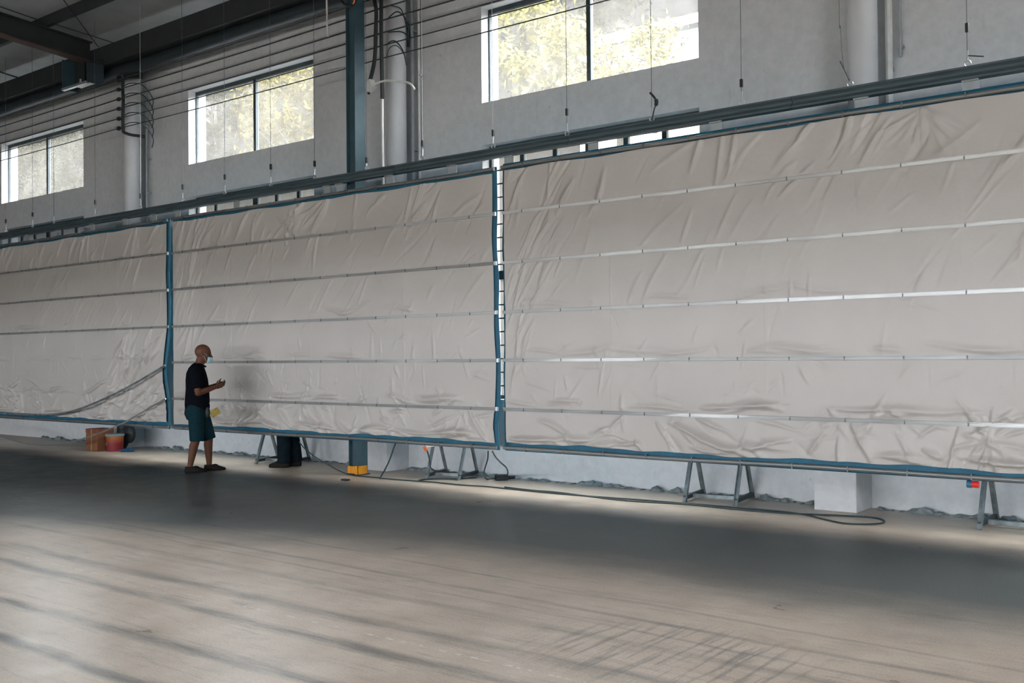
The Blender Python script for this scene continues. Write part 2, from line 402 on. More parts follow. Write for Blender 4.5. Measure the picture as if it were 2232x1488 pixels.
for z_off in (0.0,):
    v = [(XL-.5, ys[0], roofz(ys[0])), (XR+.5, ys[0], roofz(ys[0])), (XR+.5, ys[1], roofz(ys[1])), (XL-.5, ys[1], roofz(ys[1]))]
    mb.add(v + [(x,y,z+.08) for x,y,z in v], [(0,1,2,3),(7,6,5,4),(0,4,5,1),(1,5,6,2),(2,6,7,3),(3,7,4,0)])
tag(mb.build('ceiling', 'deck'), 'dim grey sheet roof over the hall', 'ceiling', kind='structure')
# exterior ground
mb = MB().box(-200, 60, WALL+WT, 14, -.3, -.1)
hill = [(14, -.1), (20, 1.0), (26, 4.0), (34, 8.5), (46, 15.5), (60, 20), (90, 24), (90, -.3), (14, -.3)]
mb.prism_x(hill, -46, 60); mb.prism_x([(y_, z_*1.6 if y_ > 22 else z_) for y_, z_ in hill], -200, -46)
yd = MB().box(-120, 60, -80, YB-.3, -.3, -.02).box(XR+.3, 60, YB-.3, WALL+WT, -.3, -.02).build('trim_2', 'yard')
tag(yd, 'concrete yard outside the added light openings', 'ground', kind='structure')
tag(mb.build('trim_1', 'ground_out'), 'rising wooded bank outside the windows', 'ground', kind='structure')

# ---------------------------------------------------------------- windows
FY0, FY1 = WALL+.14, WALL+.19
def upper_window(i, a, b):
    w = thing('window_%d' % i, 'upper hall window with two dusty panes', 'window', (a, WALL, UZ[0]), kind='structure')
    z0, z1 = UZ; t = .035; mid = a + (b-a)*.505
    MB().box(a, b, FY0, FY1, z1-.06, z1).build('top_rail', 'frame_dark', w)
    MB().box(a, b, FY0, FY1, z0, z0+.03).build('bottom_rail', 'frame_dark', w)
    MB().box(a, a+.022, FY0, FY1, z0+.03, z1-.06).build('stile', 'frame_dark', w)
    MB().box(b-.03, b, FY0, FY1, z0+.03, z1-.06).build('stile', 'frame_dark', w)
    MB().box(mid-.03, mid+.03, FY0-.01, FY1, z0+.03, z1-.06).build('mullion', 'frame_dark', w)
    for p, q in ((a+.022, mid-.03), (mid+.03, b-.03)):
        MB().box(p, q, FY0+.02, FY0+.026, z0+.03, z1-.06).build('pane', 'glass', w)
    return w
def lower_window(i, a, b):
    w = thing('window_%d' % i, 'lower hall window with barred panes behind the hanging panels', 'window', (a, WALL, LZ[0]), kind='structure')
    z0, z1 = LZ; n = 6; step = (b-a-.03)/n
    MB().box(a, b, FY0, FY1, z1-.075, z1).build('top_rail', 'frame_dark', w)
    MB().box(a, b, FY0, FY1, z0, z0+.05).build('bottom_rail', 'frame_dark', w)
    MB().box(a, b, FY0-.005, FY1, 2.50, 2.61).build('transom', 'frame_dark', w)
    xs = [a+.02+step*k for k in range(n+1)]
    for k, x in enumerate(xs):
        hw = .06 if k == 3 else (.02 if k in (0, n) else .032)
        for p, q in ((z0+.05, 2.50), (2.61, z1-.075)):
            MB().box(max(a, x-hw), min(b, x+hw), FY0, FY1, p, q).build('mullion', 'frame_dark', w)
    for k in range(n):
        l = xs[k] + (.06 if k == 3 else .032 if k else .02); r = xs[k+1] - (.06 if k == 2 else .032)
        for p, q in ((z0+.05, 2.50), (2.61, z1-.075)):
            MB().box(l, min(r, b), FY0+.02, FY0+.026, p, q).build('pane', {5: 'glass_dark', 6: 'glass_mid'}.get(i, 'glass_low'), w)
    z = z0+.17
    while z < z1-.09:
        if abs(z-2.55) > .08:
            MB().box(a+.002, b-.002, FY0-.035, FY0-.02, z-.008, z+.008).build('grille_bar', 'frame_dark', w)
        z += .172
    return w
for i, (a, b) in enumerate(OPEN):
    upper_window(i+1, a, b); lower_window(i+5, a, b)
for i, lab in enumerate(('far left upper window with grey-green trees behind its dusty panes', 'second upper window from the left with yellow-green foliage', 'large bright upper window right of the steel column', 'upper window beyond the right round column',
        'barred lower window behind the left panel', 'barred lower window behind the middle panel', 'barred lower window seen through the gap between middle and right panels', 'barred lower window behind the right end of the right panel')):
    bpy.data.objects['window_%d' % (i+1)]['label'] = lab

# ---------------------------------------------------------------- roof steel
rafters = [(-22.9, 'leftmost dark roof beam above the far end'), (-16.5, 'dark sloping roof beam ending above the left round column'),
           (-10.1, 'dark roof beam above the steel column'), (-3.7, 'dark roof beam above the right round column'), (2.7, 'dark roof beam nearest the right end')]
for x, lab in rafters:
    r = thing('roof_beam', lab, 'beam', (x, 9.25, 6.6), 'roof beams')
    y0, y1 = 9.25, YB+.05
    def zz(y): return 6.60 + .075*(9.25-y)
    def slab(xa, xb, za, zb):
        v = []
        for y in (y0, y1): v += [(xa,y,zz(y)+za),(xb,y,zz(y)+za),(xb,y,zz(y)+zb),(xa,y,zz(y)+zb)]
        return MB().add(v, [(0,1,2,3),(7,6,5,4),(0,4,5,1),(1,5,6,2),(2,6,7,3),(3,7,4,0)])
    slab(x-.012, x+.012, .02, .33).build('web', 'roof_steel', r)
    slab(x-.10, x+.10, 0, .02).build('bottom_flange', simple('flange_rust', (.075,.05,.04), .8) if x == -16.5 else 'roof_steel', r)
    slab(x-.10, x+.10, .33, .35).build('top_flange', 'roof_steel', r)
y = 8.45; k = 0
while y > YB:
    z = 6.60 + .075*(9.25-y) + .352; k += 1
    zt = roofz(y)-.004
    mb = MB().prism_x([(y-.04, z), (y+.035, z), (y+.035, z+.02), (y-.02, z+.02), (y-.02, zt-.02), (y+.035, zt-.02+.0), (y+.035, zt-.003), (y-.04, zt)], XL+.01, XR-.01)
    tag(mb.build('roof_purlin', 'roof_steel'), ('dark roof purlin nearest the windowed wall' if k == 1 else 'dark roof purlin crossing the beams, number %d from the windowed wall' % k if False else
        ('dark roof purlin, %s from the windowed wall' % ('first','second','third','fourth','fifth','sixth','seventh','eighth','ninth','tenth','eleventh','twelfth','thirteenth')[min(k-1,12)])), 'purlin', 'roof purlins')
    y -= 1.45
ev = thing('eave_beam', 'long black eave beam along the top of the windowed wall', 'beam', (-10, 9.4, 6.35))
MB().box(XL+.01, XR-.01, 9.30, 9.36, 6.52, 6.84).build('web', 'roof_steel', ev)
MB().box(XL+.01, XR-.01, 9.36, 9.52, 6.52, 6.56).build('bottom_flange', 'roof_steel', ev)
MB().box(XL+.01, XR-.01, 9.36, 9.52, 6.80, 6.84).build('top_flange', 'roof_steel', ev)
mb = MB(); n = 12
prof = [(9.50+.10*math.cos(2*PI*j/n), 6.42+.098*math.sin(2*PI*j/n)) for j in range(n)]
mb.prism_x(prof, XL+.01, XR-.01).build('gutter_pipe', 'gutter', ev, smooth=True)
# bracket under the beam end
bk = thing('beam_bracket', 'steel seat bracket with bolts under the roof beam end', 'bracket', (-16.5, 9.1, 6.15))
MB().box(-16.92, -16.90, 8.98, 9.28, 6.16, 6.68).build('side_plate', 'column_blue', bk)
MB().box(-16.12, -16.10, 8.98, 9.28, 6.16, 6.50).build('side_plate', 'steel_dark', bk)
MB().box(-16.90, -16.12, 9.20, 9.28, 6.18, 6.60).build('back_plate', 'roof_steel', bk)
MB().box(-16.90, -16.12, 8.96, 9.02, 6.14, 6.18).build('seat_angle', 'zinc', bk)
MB().box(-16.60, -16.12, 9.06, 9.16, 6.17, 6.22).build('seat_channel', 'zinc', bk)
for x in (-16.52, -16.24):
    MB().tube([(x, 9.10, 6.22), (x, 9.10, 6.30)], .022, 8).build('bolt', 'zinc', bk)
MB().box(-16.62, -16.40, 9.10, 9.20, 6.24, 6.58).build('web_stiffener', 'black', bk)
# bracing rods
def rod(a, b, lab, r=.008, mat='roof_steel', name='bracing_rod', cat='rod', grp='bracing rods'):
    return tag(MB().tube([a, b], r, 6).build(name, mat), lab, cat, grp)
def onroof(px, py, dz=-.22):
    d = ray(px, py); t = (roofz(0)+dz-CAMH)/(d.z+.075*d.y); return CAM+d*t
rod(onroof(120, -25), onroof(214, 102), 'thin diagonal bracing rod between roof beam and purlin')
rod(onroof(-20, 8), onroof(80, 42), 'thin rod running over the roof beam at the left')
rod(onroof(112, 50), onroof(262, 98), 'thin rod near the eave beside the roof beam')
rod(onroof(-30, 147), onroof(60, 176), 'dark rod below the roof beam at the left edge', .014)

# ---------------------------------------------------------------- columns
COLS = [(at(288,300,9.80).x, 'left'), (at(863,200,9.80).x, 'middle'), (at(1879,50,9.80).x, 'right')]
def round_column(x, lab):
    c = thing('round_column', lab, 'column', (x, 9.85, 0), 'round columns')
    n = 28; R_ = .14
    MB().tube([(x, 9.80, .95), (x, 9.80, 6.98)], R_, n).build('shaft', 'white', c, smooth=True)
    MB().box(x-.47, x-.055, 9.62, WALL, 0, .80).build('plinth', 'plaster', c, bevel=.008)
    MB().box(x-.47, x+.17, 9.62, WALL, .80, .95).build('plinth_cap', 'plaster', c, bevel=.008)
    return c
CX = [at(288,300,9.80).x, at(863,200,9.80).x, at(1879,50,9.80).x]
round_column(CX[0], 'white round wall column at the left with the insulator rack')
round_column(CX[1], 'white round wall column behind the dark steel column')
round_column(CX[2], 'white round wall column at the right beyond the windows')
def conduit(x, y, z0, z1, r, lab, mat='pale_plastic', clips=()):
    c = thing('conduit', lab, 'pipe', (x, y, z0), 'wall conduits')
    MB().tube([(x, y, z0), (x, y, z1)], r, 8).build('pipe', mat, c, smooth=True)
    for z in clips: MB().box(x-.03, x+.03, y-.012, WALL if y > 9.9 else y+.03, z-.012, z+.012).build('clip', 'zinc', c)
    return c
conduit(CX[0]+.17, 9.97, 3.9, 6.3, .016, 'thin grey conduit beside the left round column', 'plate', (4.4, 5.0, 5.6))
conduit(CX[1]+.165, 9.95, 3.2, 6.9, .022, 'grey conduit on the right side of the middle round column', 'plate', (4.3, 5.15, 5.9))
conduit(CX[1]+.24, 10.0, 3.2, 6.9, .018, 'thin pale conduit on the wall right of the middle round column', 'pale_plastic', (4.2, 5.3))
conduit(CX[2]+.19, 9.99, 3.2, 6.9, .035, 'wider pale conduit beside the right round column', 'pale_plastic', (4.25, 5.0))
conduit(CX[2]+.29, 10.01, 4.35, 6.9, .015, 'thin conduit at the far right of the right round column', 'plate', (4.45, 5.0))
# steel column
sc = thing('steel_column', 'dark blue steel H column with yellow base behind the panels', 'column', (-9.83, 9.2, 0))
X0, X1, Y0, Y1 = -9.92, -9.755, 9.10, 9.28
MB().box(X1-.012, X1, Y0, Y1, 0, 7.0).build('flange', 'column_blue', sc)
MB().box(X0, X0+.012, Y0, Y1, 0, 7.0).build('flange', 'column_blue', sc)
MB().box(X0+.012, X1-.012, Y0+.05, Y0+.062, 0, 7.0).build('web', 'column_blue', sc)
MB().box(X0-.02, X1+.02, Y0-.02, Y1+.02, 0, .012).build('base_plate', 'steel_dark', sc)
MB().box(X0-.006, X1-.045, Y0-.012, Y0-.001, .02, .115).build('yellow_guard', 'yellow', sc)
MB().box(X1+.001, X1+.012, Y0-.012, Y1-.02, .012, .118).build('yellow_guard', 'yellow', sc)
MB().box(X1-.04, X1+.012, Y0-.013, Y0-.001, .012, .12).build('yellow_guard', 'yellow', sc)

# ---------------------------------------------------------------- overhead wires, rack and drops
wz = [6.255, 6.093, 5.927, 5.765, 5.597, 5.430]
names = ['topmost', 'second', 'third', 'fourth', 'fifth', 'lowest']
for k, z in enumerate(wz):
    p = []
    xs = np.linspace(XL+.05, XR-.05, 121)
    for x in xs:
        u = ((x+15.85) % 6.38)/6.38; p.append((x, 9.44, z - .035*4*u*(1-u)*.6))
    tag(MB().tube(p, 0.0105 if k < 4 else .008, 5).build('overhead_wire', 'wire_dark'), '%s of the six horizontal overhead wires strung along the wall' % names[k], 'wire', 'overhead wires')
rk = thing('insulator_rack', 'dark rack with insulators holding the wires on the left column', 'rack', (-15.85, 9.5, 5.3))
MB().tube(spline([(-15.83, 9.47, 6.33), (-15.84, 9.47, 6.1), (-15.825, 9.47, 5.9), (-15.84, 9.47, 5.6), (-15.83, 9.47, 5.36)], 5), .028, 8).build('upright', 'black', rk)
MB().bar((-16.0, 9.50, 6.34), (-15.5, 9.60, 6.30), .09, .11).build('top_arm', 'black', rk)
MB().tube(spline([(-15.83, 9.47, 5.36), (-15.72, 9.55, 5.31), (-15.58, 9.72, 5.29)], 5), .025, 8).build('bottom_arm', 'black', rk)
for z in wz: MB().ell((-15.93, 9.45, z), (.06, .035, .035), 10, 6).build('insulator', 'black', rk, smooth=True)
def arc(pts, r, lab, grp, mat='cable', Y=9.42, name='jumper_wire', cat='wire'):
    return tag(MB().tube(spline([at(x, y, Y if len(q) == 0 else q[0]) for x, y, *q in pts], 6), r, 6).build(name, mat), lab, cat, grp)
for i, z in enumerate(wz[1:]):
    a = Vector((-15.78, 9.42, z))
    tag(MB().tube(spline([a, a+Vector((.14, .05, .06)), a+Vector((.30, .18, .03)), (-15.84, 9.86, z-.16)] if False else [a, a+Vector((.12, .08, .07)), a+Vector((.22, .26, .05)), a+Vector((.22, .44, -.14)), a+Vector((.16, .46, -.3))], 6), .009, 6).build('jumper_wire', 'cable'),
        'curved jumper wire at the left column rack, %s from the top' % ('first','second','third','fourth','fifth')[i], 'wire', 'jumper wires at the left column')
arc([(851,12),(872,18),(880,35),(887,60)], .008, 'topmost curved jumper wire on the middle round column', 'jumper wires on the middle column')
arc([(843,43),(863,26),(878,33),(889,52),(889,76)], .009, 'second curved jumper wire on the middle round column', 'jumper wires on the middle column')
arc([(846,70),(872,69),(885,75),(892,86)], .009, 'third curved jumper wire on the middle round column', 'jumper wires on the middle column')
arc([(842,98),(855,89),(868,95),(880,115),(886,142)], .009, 'fourth curved jumper wire on the middle round column', 'jumper wires on the middle column')
arc([(843,127),(848,106),(862,99),(874,108),(884,126)], .006, 'lowest curved jumper wire on the middle round column', 'jumper wires on the middle column')
arc([(887,48),(890,70),(890,102)], .022, 'black bundle of wire taped to the middle column conduit', 'jumper wires on the middle column', 'black', 9.92)
arc([(811,-40),(816,0),(820,25),(819,70),(818,110),(815,140),(807,175),(805,182)], .026, 'thick black cable hanging down to the white junction box', None, 'black', 9.36, 'hanging_cable', 'cable')
arc([(831,-40),(831,60),(832,140),(833.5,215)], .026, 'straight thick black cable hanging beside the middle round column', None, 'black', 9.40, 'hanging_cable', 'cable')
arc([(833.5,215),(834,300),(836,405)], .017, 'pale conduit below the straight black cable', None, 'pale_plastic', 9.42, 'conduit', 'pipe')
jb = thing('junction_box', 'white junction box hanging from the thick black cable', 'box', at(805, 190, 9.36))
p = at(807, 188, 9.36)
MB().bar(p+Vector((-.05,0,-.02)), p+Vector((.06,0,.03)), .09, .13).build('body', 'pale_plastic', jb, bevel=.01)
MB().tube([p+Vector((-.03,0,-.05)), p+Vector((-.03,0,-.10))], .018, 8).build('gland', 'black', jb)
arc([(812,187),(822,181),(840,176),(862,177),(884,179),(896,184),(904,194)], .014, 'white cable from the junction box across the middle column', None, 'pale_plastic', 9.36, 'white_cable', 'cable')
arc([(712,-40),(712.5,20),(713,55),(714,80)], .014, 'short white rope end hanging left of the steel column', None, 'pale_plastic', 9.30, 'rope', 'rope')
arc([(738,-12),(745,4),(756,12),(768,12),(776,2),(780,-14)], .018, 'black cable loop around the steel column top', None, 'black', 9.02, 'cable_loop', 'cable')
arc([(769,9),(772,4),(772,-4)], .010, 'small orange tag on the cable loop at the column top', None, 'orange', 8.99, 'orange_tag', 'tag')

# ---------------------------------------------------------------- overhead track
tr = thing('overhead_track', 'long grey steel track hung above the panels', 'rail', (-10, PANEL, 3.77))
def track_profile():
    y0 = PANEL-.045; z0 = 3.770; H_ = .108; pts = [(PANEL+.045, z0), (y0, z0), (y0, z0+.014)]
    for j in range(9):
        t = j/8; pts.append((y0 + .028*math.sin(PI*t), z0+.018 + (H_-.034)*t))
    pts += [(y0, z0+H_-.012), (y0, z0+H_), (PANEL+.045, z0+H_)]
    return pts
joints = [XL+.2, -22.6, -19.4] + [at(px_, 300, PANEL).x for px_ in (190, 567, 864, 1241, 1730)] + [-.4, 2.6]
joints = sorted(joints)
for a, b in zip(joints[:-1], joints[1:]):
    MB().prism_x(track_profile(), a+.002, b-.002).build('track_segment', 'rail_grey', tr, smooth=True)
# ---------------------------------------------------------------- hanging wires
ordn = ['first','second','third','fourth','fifth','sixth','seventh','eighth','ninth','tenth','eleventh','twelfth','thirteenth','fourteenth','fifteenth','sixteenth','seventeenth','eighteenth','nineteenth','twentieth']
hx = [-19.0, -18.0, -17.25, -15.9, -14.55, -13.42, -12.38, -11.34, -10.43, -9.44, -8.47, -7.37, -6.34, -5.29, -4.305, -3.26, -2.274]
hz = [4.05, 4.08, 0, 4.09, 4.05, 4.07, 4.10, 4.12, 4.05, 3.97, 4.05, 4.02, 4.10, 0, 4.06, 0, 4.17]
hl = ['hanging wire at the left edge crossing the far left window', 'hanging wire at the right end of the far left window', 'hanging wire right of the far left window',
      'hanging wire in front of the left round column', 'hanging wire between left round column and second window', 'hanging wire by the left edge of the second window',
      'hanging wire crossing the left pane of the second window', 'hanging wire crossing the right pane of the second window', 'hanging wire at the right edge of the second window',
      'hanging wire just right of the steel column', 'hanging wire on bare wall left of the large bright window', 'hanging wire over the left jamb of the large bright window',
      'hanging wire left of the mullion of the large bright window', 'hanging wire with a black strip of tape dangling beside it', 'hanging wire on bare wall right of the large bright window',
      'slanting hanging wire left of the right round column', 'rightmost hanging wire with a bent rod at its hook']
for i, (x, z, lab) in enumerate(zip(hx, hz, hl)):
    w = thing('hanging_wire', 'thin steel ' + lab, 'wire', (x, PANEL, 3.878), 'wires hanging from the roof')
    rz_ = 3.878 + .03
    ring = [(x + .026*math.cos(2*PI*j/12), PANEL, rz_+.026*math.sin(2*PI*j/12)) for j in range(12)]
    MB().tube(ring, .007, 6, closed=True).build('eye_ring', 'zinc', w)
    top = roofz(PANEL)-.02
    tx = x
    if i == 15:
        a = at(1853, 186, PANEL); pts = spline([(x, PANEL, rz_+.026), at(1838, 140, PANEL), at(1832, 60, PANEL), at(1829, 0, PANEL), (at(1829, 0, PANEL).x, PANEL, top)], 8)
        MB().tube(pts, .0035, 5).build('wire', 'wire', w)
        MB().tube([(x, PANEL, rz_+.026), at(1831, 133, PANEL)], .006, 5).build('bent_rod', 'wire', w)
    else:
        MB().tube([(x, PANEL, rz_+.026), (x, PANEL, top)], .0032, 5).build('wire', 'wire_pale' if i in (4, 10, 11) else 'wire', w)
        if z: MB().box(x-.012, x+.012, PANEL-.012, PANEL+.012, z, z+.075).build('turnbuckle', 'black', w)
        MB().tube([(x, PANEL, rz_+.03), (x+.004, PANEL, rz_+.11)], .008, 5).build('hook', 'zinc', w)
        if i == 16:
            MB().tube([at(2108, 128, PANEL), at(2111, 121, PANEL), at(2144, 123, PANEL)], .006, 5).build('bent_rod', 'wire', w)
        if i == 13:
            MB().tube(spline([at(1417, 202, PANEL-.01), at(1426, 212, PANEL-.01), at(1431, 223, PANEL-.01), at(1426, 238, PANEL-.01), at(1422, 258, PANEL-.01)], 5), [.012]*8+[.022]*5+[.007]*8, 6).build('tape', 'black', w)

# ---------------------------------------------------------------- tarp panels
RAILZ = [3.127, 2.567, 2.011, 1.470, .922]
PZ0, PZ1 = .485, 3.640
def folds_height(x0, x1, XX, ZZ, folds):
    Hh = np.zeros_like(XX)
    for cx, cz, ang, L, w, a in folds:
        m = (np.abs(XX-cx) < L+3*w) & (np.abs(ZZ-cz) < L+3*w)
        if not m.any(): continue
        dx = XX[m]-cx; dz = ZZ[m]-cz; ca, sa = math.cos(ang), math.sin(ang)
        u = dx*ca+dz*sa; v = -dx*sa+dz*ca + .10*w*np.sin(u*9+cx*5)*3
        ww = w*(.55+.45*np.clip(1-np.abs(u)/L, 0, 1))
        prof = np.where(v > 0, np.exp(-(v/ww)**2), np.exp(-(v/(ww*.45))**2))
        Hh[m] += a*prof*np.clip(1-(u/L)**2, 0, 1)
    return Hh
def tarp_panel(idx, x0, x1, label, folds, left_shift, right_shift):
    t = thing('tarpaulin_panel', label, 'tarpaulin panel', ((x0+x1)/2, PANEL, PZ0), 'grey tarpaulin panels')
    r = np.random.default_rng(50+idx)
    nx, nz = 430, 216
    ins = .043
    xs = np.linspace(x0+ins, x1-ins, nx); us = np.linspace(0, 1, nz)
    XX, U = np.meshgrid(xs, us)
    lo = .548 + .007*np.sin(xs*2.1+idx) + .006*np.sin(xs*5.3+1.3*idx) + .004*np.sin(xs*13)
    hi = (3.612 if idx == 2 else 3.592) - .010*np.abs(np.sin(xs*1.7+idx)) - .006*np.sin(xs*6.1)
    ZZ = lo[None,:]*(1-U) + hi[None,:]*U
    Hh = 2.3*folds_height(x0, x1, XX, ZZ, folds)*np.clip(np.minimum(XX-x0-ins, x1-ins-XX)/.16, .12, 1)
    # billow between the rails and the tuck at each rail
    zr = np.array([PZ0+.02] + sorted(RAILZ) + [PZ1]); band = np.clip(np.searchsorted(zr, ZZ)-1, 0, len(zr)-2)
    q = np.clip((ZZ-zr[band])/(zr[band+1]-zr[band]), 0, 1); arch = np.sin(PI*q)
    loose = np.where(ZZ < .95, 1.0, np.where(ZZ < 1.5, .75, np.where(ZZ > 3.1, .8, .55)))
    if idx == 0: loose = np.where(ZZ < 2.0, 1.0, loose)
    Hh += .008*arch*loose
    pin = np.clip(np.minimum(q, 1-q)*(zr[band+1]-zr[band])/.05, 0, 1)
    if idx == 0: pin = np.where(ZZ < 1.85, np.clip(np.minimum(np.abs(ZZ-2.011), np.abs(ZZ-.52))/.05, 0, 1), pin)
    base = .020 + Hh*pin
    YY = PANEL - .012 - np.clip(base, .004, .12)
    ex = (XX-(x0+ins))/(x1-x0-2*ins)
    XO = XX + right_shift(ZZ)*ex**6 + left_shift(ZZ)*(1-ex)**6
    co = np.stack([XO-t.location.x, YY-t.location.y, ZZ-t.location.z], -1).reshape(-1, 3)
    ii = np.arange(nx*nz).reshape(nz, nx)
    fa = np.stack([ii[:-1,:-1], ii[:-1,1:], ii[1:,1:], ii[1:,:-1]], -1).reshape(-1, 4)
    def sheet(name, co, fa, mat):
        me = bpy.data.meshes.new(name); me.vertices.add(len(co)); me.vertices.foreach_set('co', co.ravel())
        me.loops.add(fa.size); me.loops.foreach_set('vertex_index', fa.ravel()); me.polygons.add(len(fa))
        me.polygons.foreach_set('loop_start', np.arange(0, fa.size, 4)); me.polygons.foreach_set('loop_total', np.full(len(fa), 4))
        me.polygons.foreach_set('use_smooth', np.ones(len(fa), bool)); me.update(); me.validate()
        me.materials.append(M[mat]); o = bpy.data.objects.new(name, me); C.objects.link(o); o.parent = t; return o
    sheet('grey_sheet', co, fa, 'tarp')
    # blue back sheet, showing as a hem on all four sides
    bx, bz = 60, 80
    xs2 = np.linspace(x0, x1, bx); zs2 = np.linspace(PZ0-.029, PZ1+(.045 if idx == 2 else .027), bz); B, Z2 = np.meshgrid(xs2, zs2)
    ex2 = (B-x0)/(x1-x0)
    BO = B + right_shift(Z2)*ex2**6 + left_shift(Z2)*(1-ex2)**6 + .004*np.sin(Z2*9+B)*(np.abs(ex2-.5) > .49)
    BY = np.full_like(B, PANEL-.006)
    co2 = np.stack([BO-t.location.x, BY-t.location.y, Z2-t.location.z], -1).reshape(-1, 3)
    co3 = co2.copy(); co3[:,1] += .012
    ii = np.arange(bx*bz).reshape(bz, bx)
    fa2 = np.stack([ii[:-1,:-1], ii[:-1,1:], ii[1:,1:], ii[1:,:-1]], -1).reshape(-1, 4); nv = bx*bz
    rim = []
    for edge in (ii[0,:], ii[:,-1], ii[-1,::-1], ii[::-1,0]):
        for p_, q_ in zip(edge[:-1], edge[1:]): rim.append((p_, p_+nv, q_+nv, q_))
    sheet('blue_backing', np.vstack([co2, co3]), np.vstack([fa2, fa2[:,::-1]+nv, np.array(rim)]), 'blue')
    # round edge tubes
    def edge_tube(z, name, dy):
        pts = []; mbt = MB()
        for x in np.linspace(x0+.01, x1-.01, 40): pts.append((x, PANEL-.035+dy, z + .004*math.sin(x*1.9+idx)))
        tb = mbt.tube(pts, .021, 10).build(name, 'alu_tube', t, smooth=True)
        mc = MB()
        for x in np.arange(x0+.32, x1-.05, .515): mc.box(x-.006, x+.006, PANEL-.058+dy, PANEL-.010, z-.024, z+.024)
        tag(mc.build('tube_clip', 'clip', tb), kind='stuff')
    edge_tube(PZ1-.002, 'top_tube', 0); edge_tube(PZ0+.003, 'bottom_tube', 0)
    # flat aluminium rails
    for k, z in enumerate(RAILZ):
        if idx == 0 and k >= 3: continue
        pr = MB(); segs = []
        yb = PANEL-.032
        ex1 = x1 - .012
        xs3 = np.linspace(x0+.012, ex1, 26)
        for a, b in zip(xs3[:-1], xs3[1:]):
            pass
        xc = r.uniform(x0, x1, 3); sg = 1 if r.random() < .6 else -1
        tl = [sg*(.34 - .34*max(math.exp(-((x-q_)/.45)**2) for q_ in xc)) + r.normal(0, .04) for x in xs3]
        hh = .017
        vs_ = []; n6 = 8
        for x, tw in zip(xs3, tl):
            sx = x + float(right_shift(np.array(z)))*((x-x0)/(x1-x0))**6
            prof = [(0,-hh),(-.016,-hh),(-.016,-hh+.005),(-.0115,-hh+.006),(-.0115,hh-.006),(-.016,hh-.005),(-.016,hh),(0,hh)]
            ct, st_ = math.cos(tw*.5), math.sin(tw*.5)
            vs_ += [(sx, yb + y*ct - z_*st_, z + y*st_ + z_*ct) for y, z_ in prof]
        fs = []
        for i in range(len(xs3)-1): fs += [(i*n6+j, i*n6+(j+1) % n6, (i+1)*n6+(j+1) % n6, (i+1)*n6+j) for j in range(n6)]
        fs += [tuple(range(n6-1,-1,-1)), tuple((len(xs3)-1)*n6+j for j in range(n6))]
        pr.add(vs_, fs); ro = pr.build('rail', 'alu', t)
        mc = MB()
        for x in np.arange(x0+.30, x1-.05, .515): mc.box(x-.005, x+.005, yb-.0165, yb+.001, z-.0185, z+.0185)
        tag(mc.build('rail_clip', 'clip', ro), kind='stuff')
        e = x1 + float(right_shift(np.array(z))) - .004
        MB().box(e-.012, e+.016, yb-.022, yb+.004, z-.022, z+.022).build('end_cap', 'zinc', ro)
    # hanger plates up to the track
    for x in hangers[idx]:
        MB().box(x-.065, x+.065, PANEL+.008, PANEL+.014, PZ1-.03, 3.7585).build('hanger_plate', 'plate', t)
        MB().box(x-.065, x+.065, PANEL-.02, PANEL+.014, 3.758, 3.7695).build('hanger_foot', 'plate', t)
    return t
hangers = {0: [-19.3, -18.2, -17.1, -16.0, -15.0, -14.2],
           1: [at(x, y, PANEL).x for x, y in ((386,470),(515,445),(712,410),(848,390),(985,365))] + [-9.95],
           2: [at(x, y, PANEL).x for x, y in ((1088,345),(1292,310),(1560,270),(1877,218),(2115,180))]}
hangers[2] = [max(x, -7.15) for x in hangers[2]] + [-1.2]
def rnd_folds(r, x0, x1, z0, z1, n, ang, dang, L, w, a):
    return [(r.uniform(x0,x1), r.uniform(z0,z1), r.normal(ang, dang), r.uniform(*L), r.uniform(*w), r.uniform(*a)*(1 if r.random() < .7 else -.6)) for _ in range(n)]
def fan(r, x, z, a0, a1, n, L, w, a):
    out = []
    for k in range(n):
        an = a0 + (a1-a0)*(k+.5)/n + r.normal(0,.06); l = r.uniform(*L); out.append((x+math.cos(an)*l*.9, z+math.sin(an)*l*.9, an, l, r.uniform(*w), r.uniform(*a)))
    return out
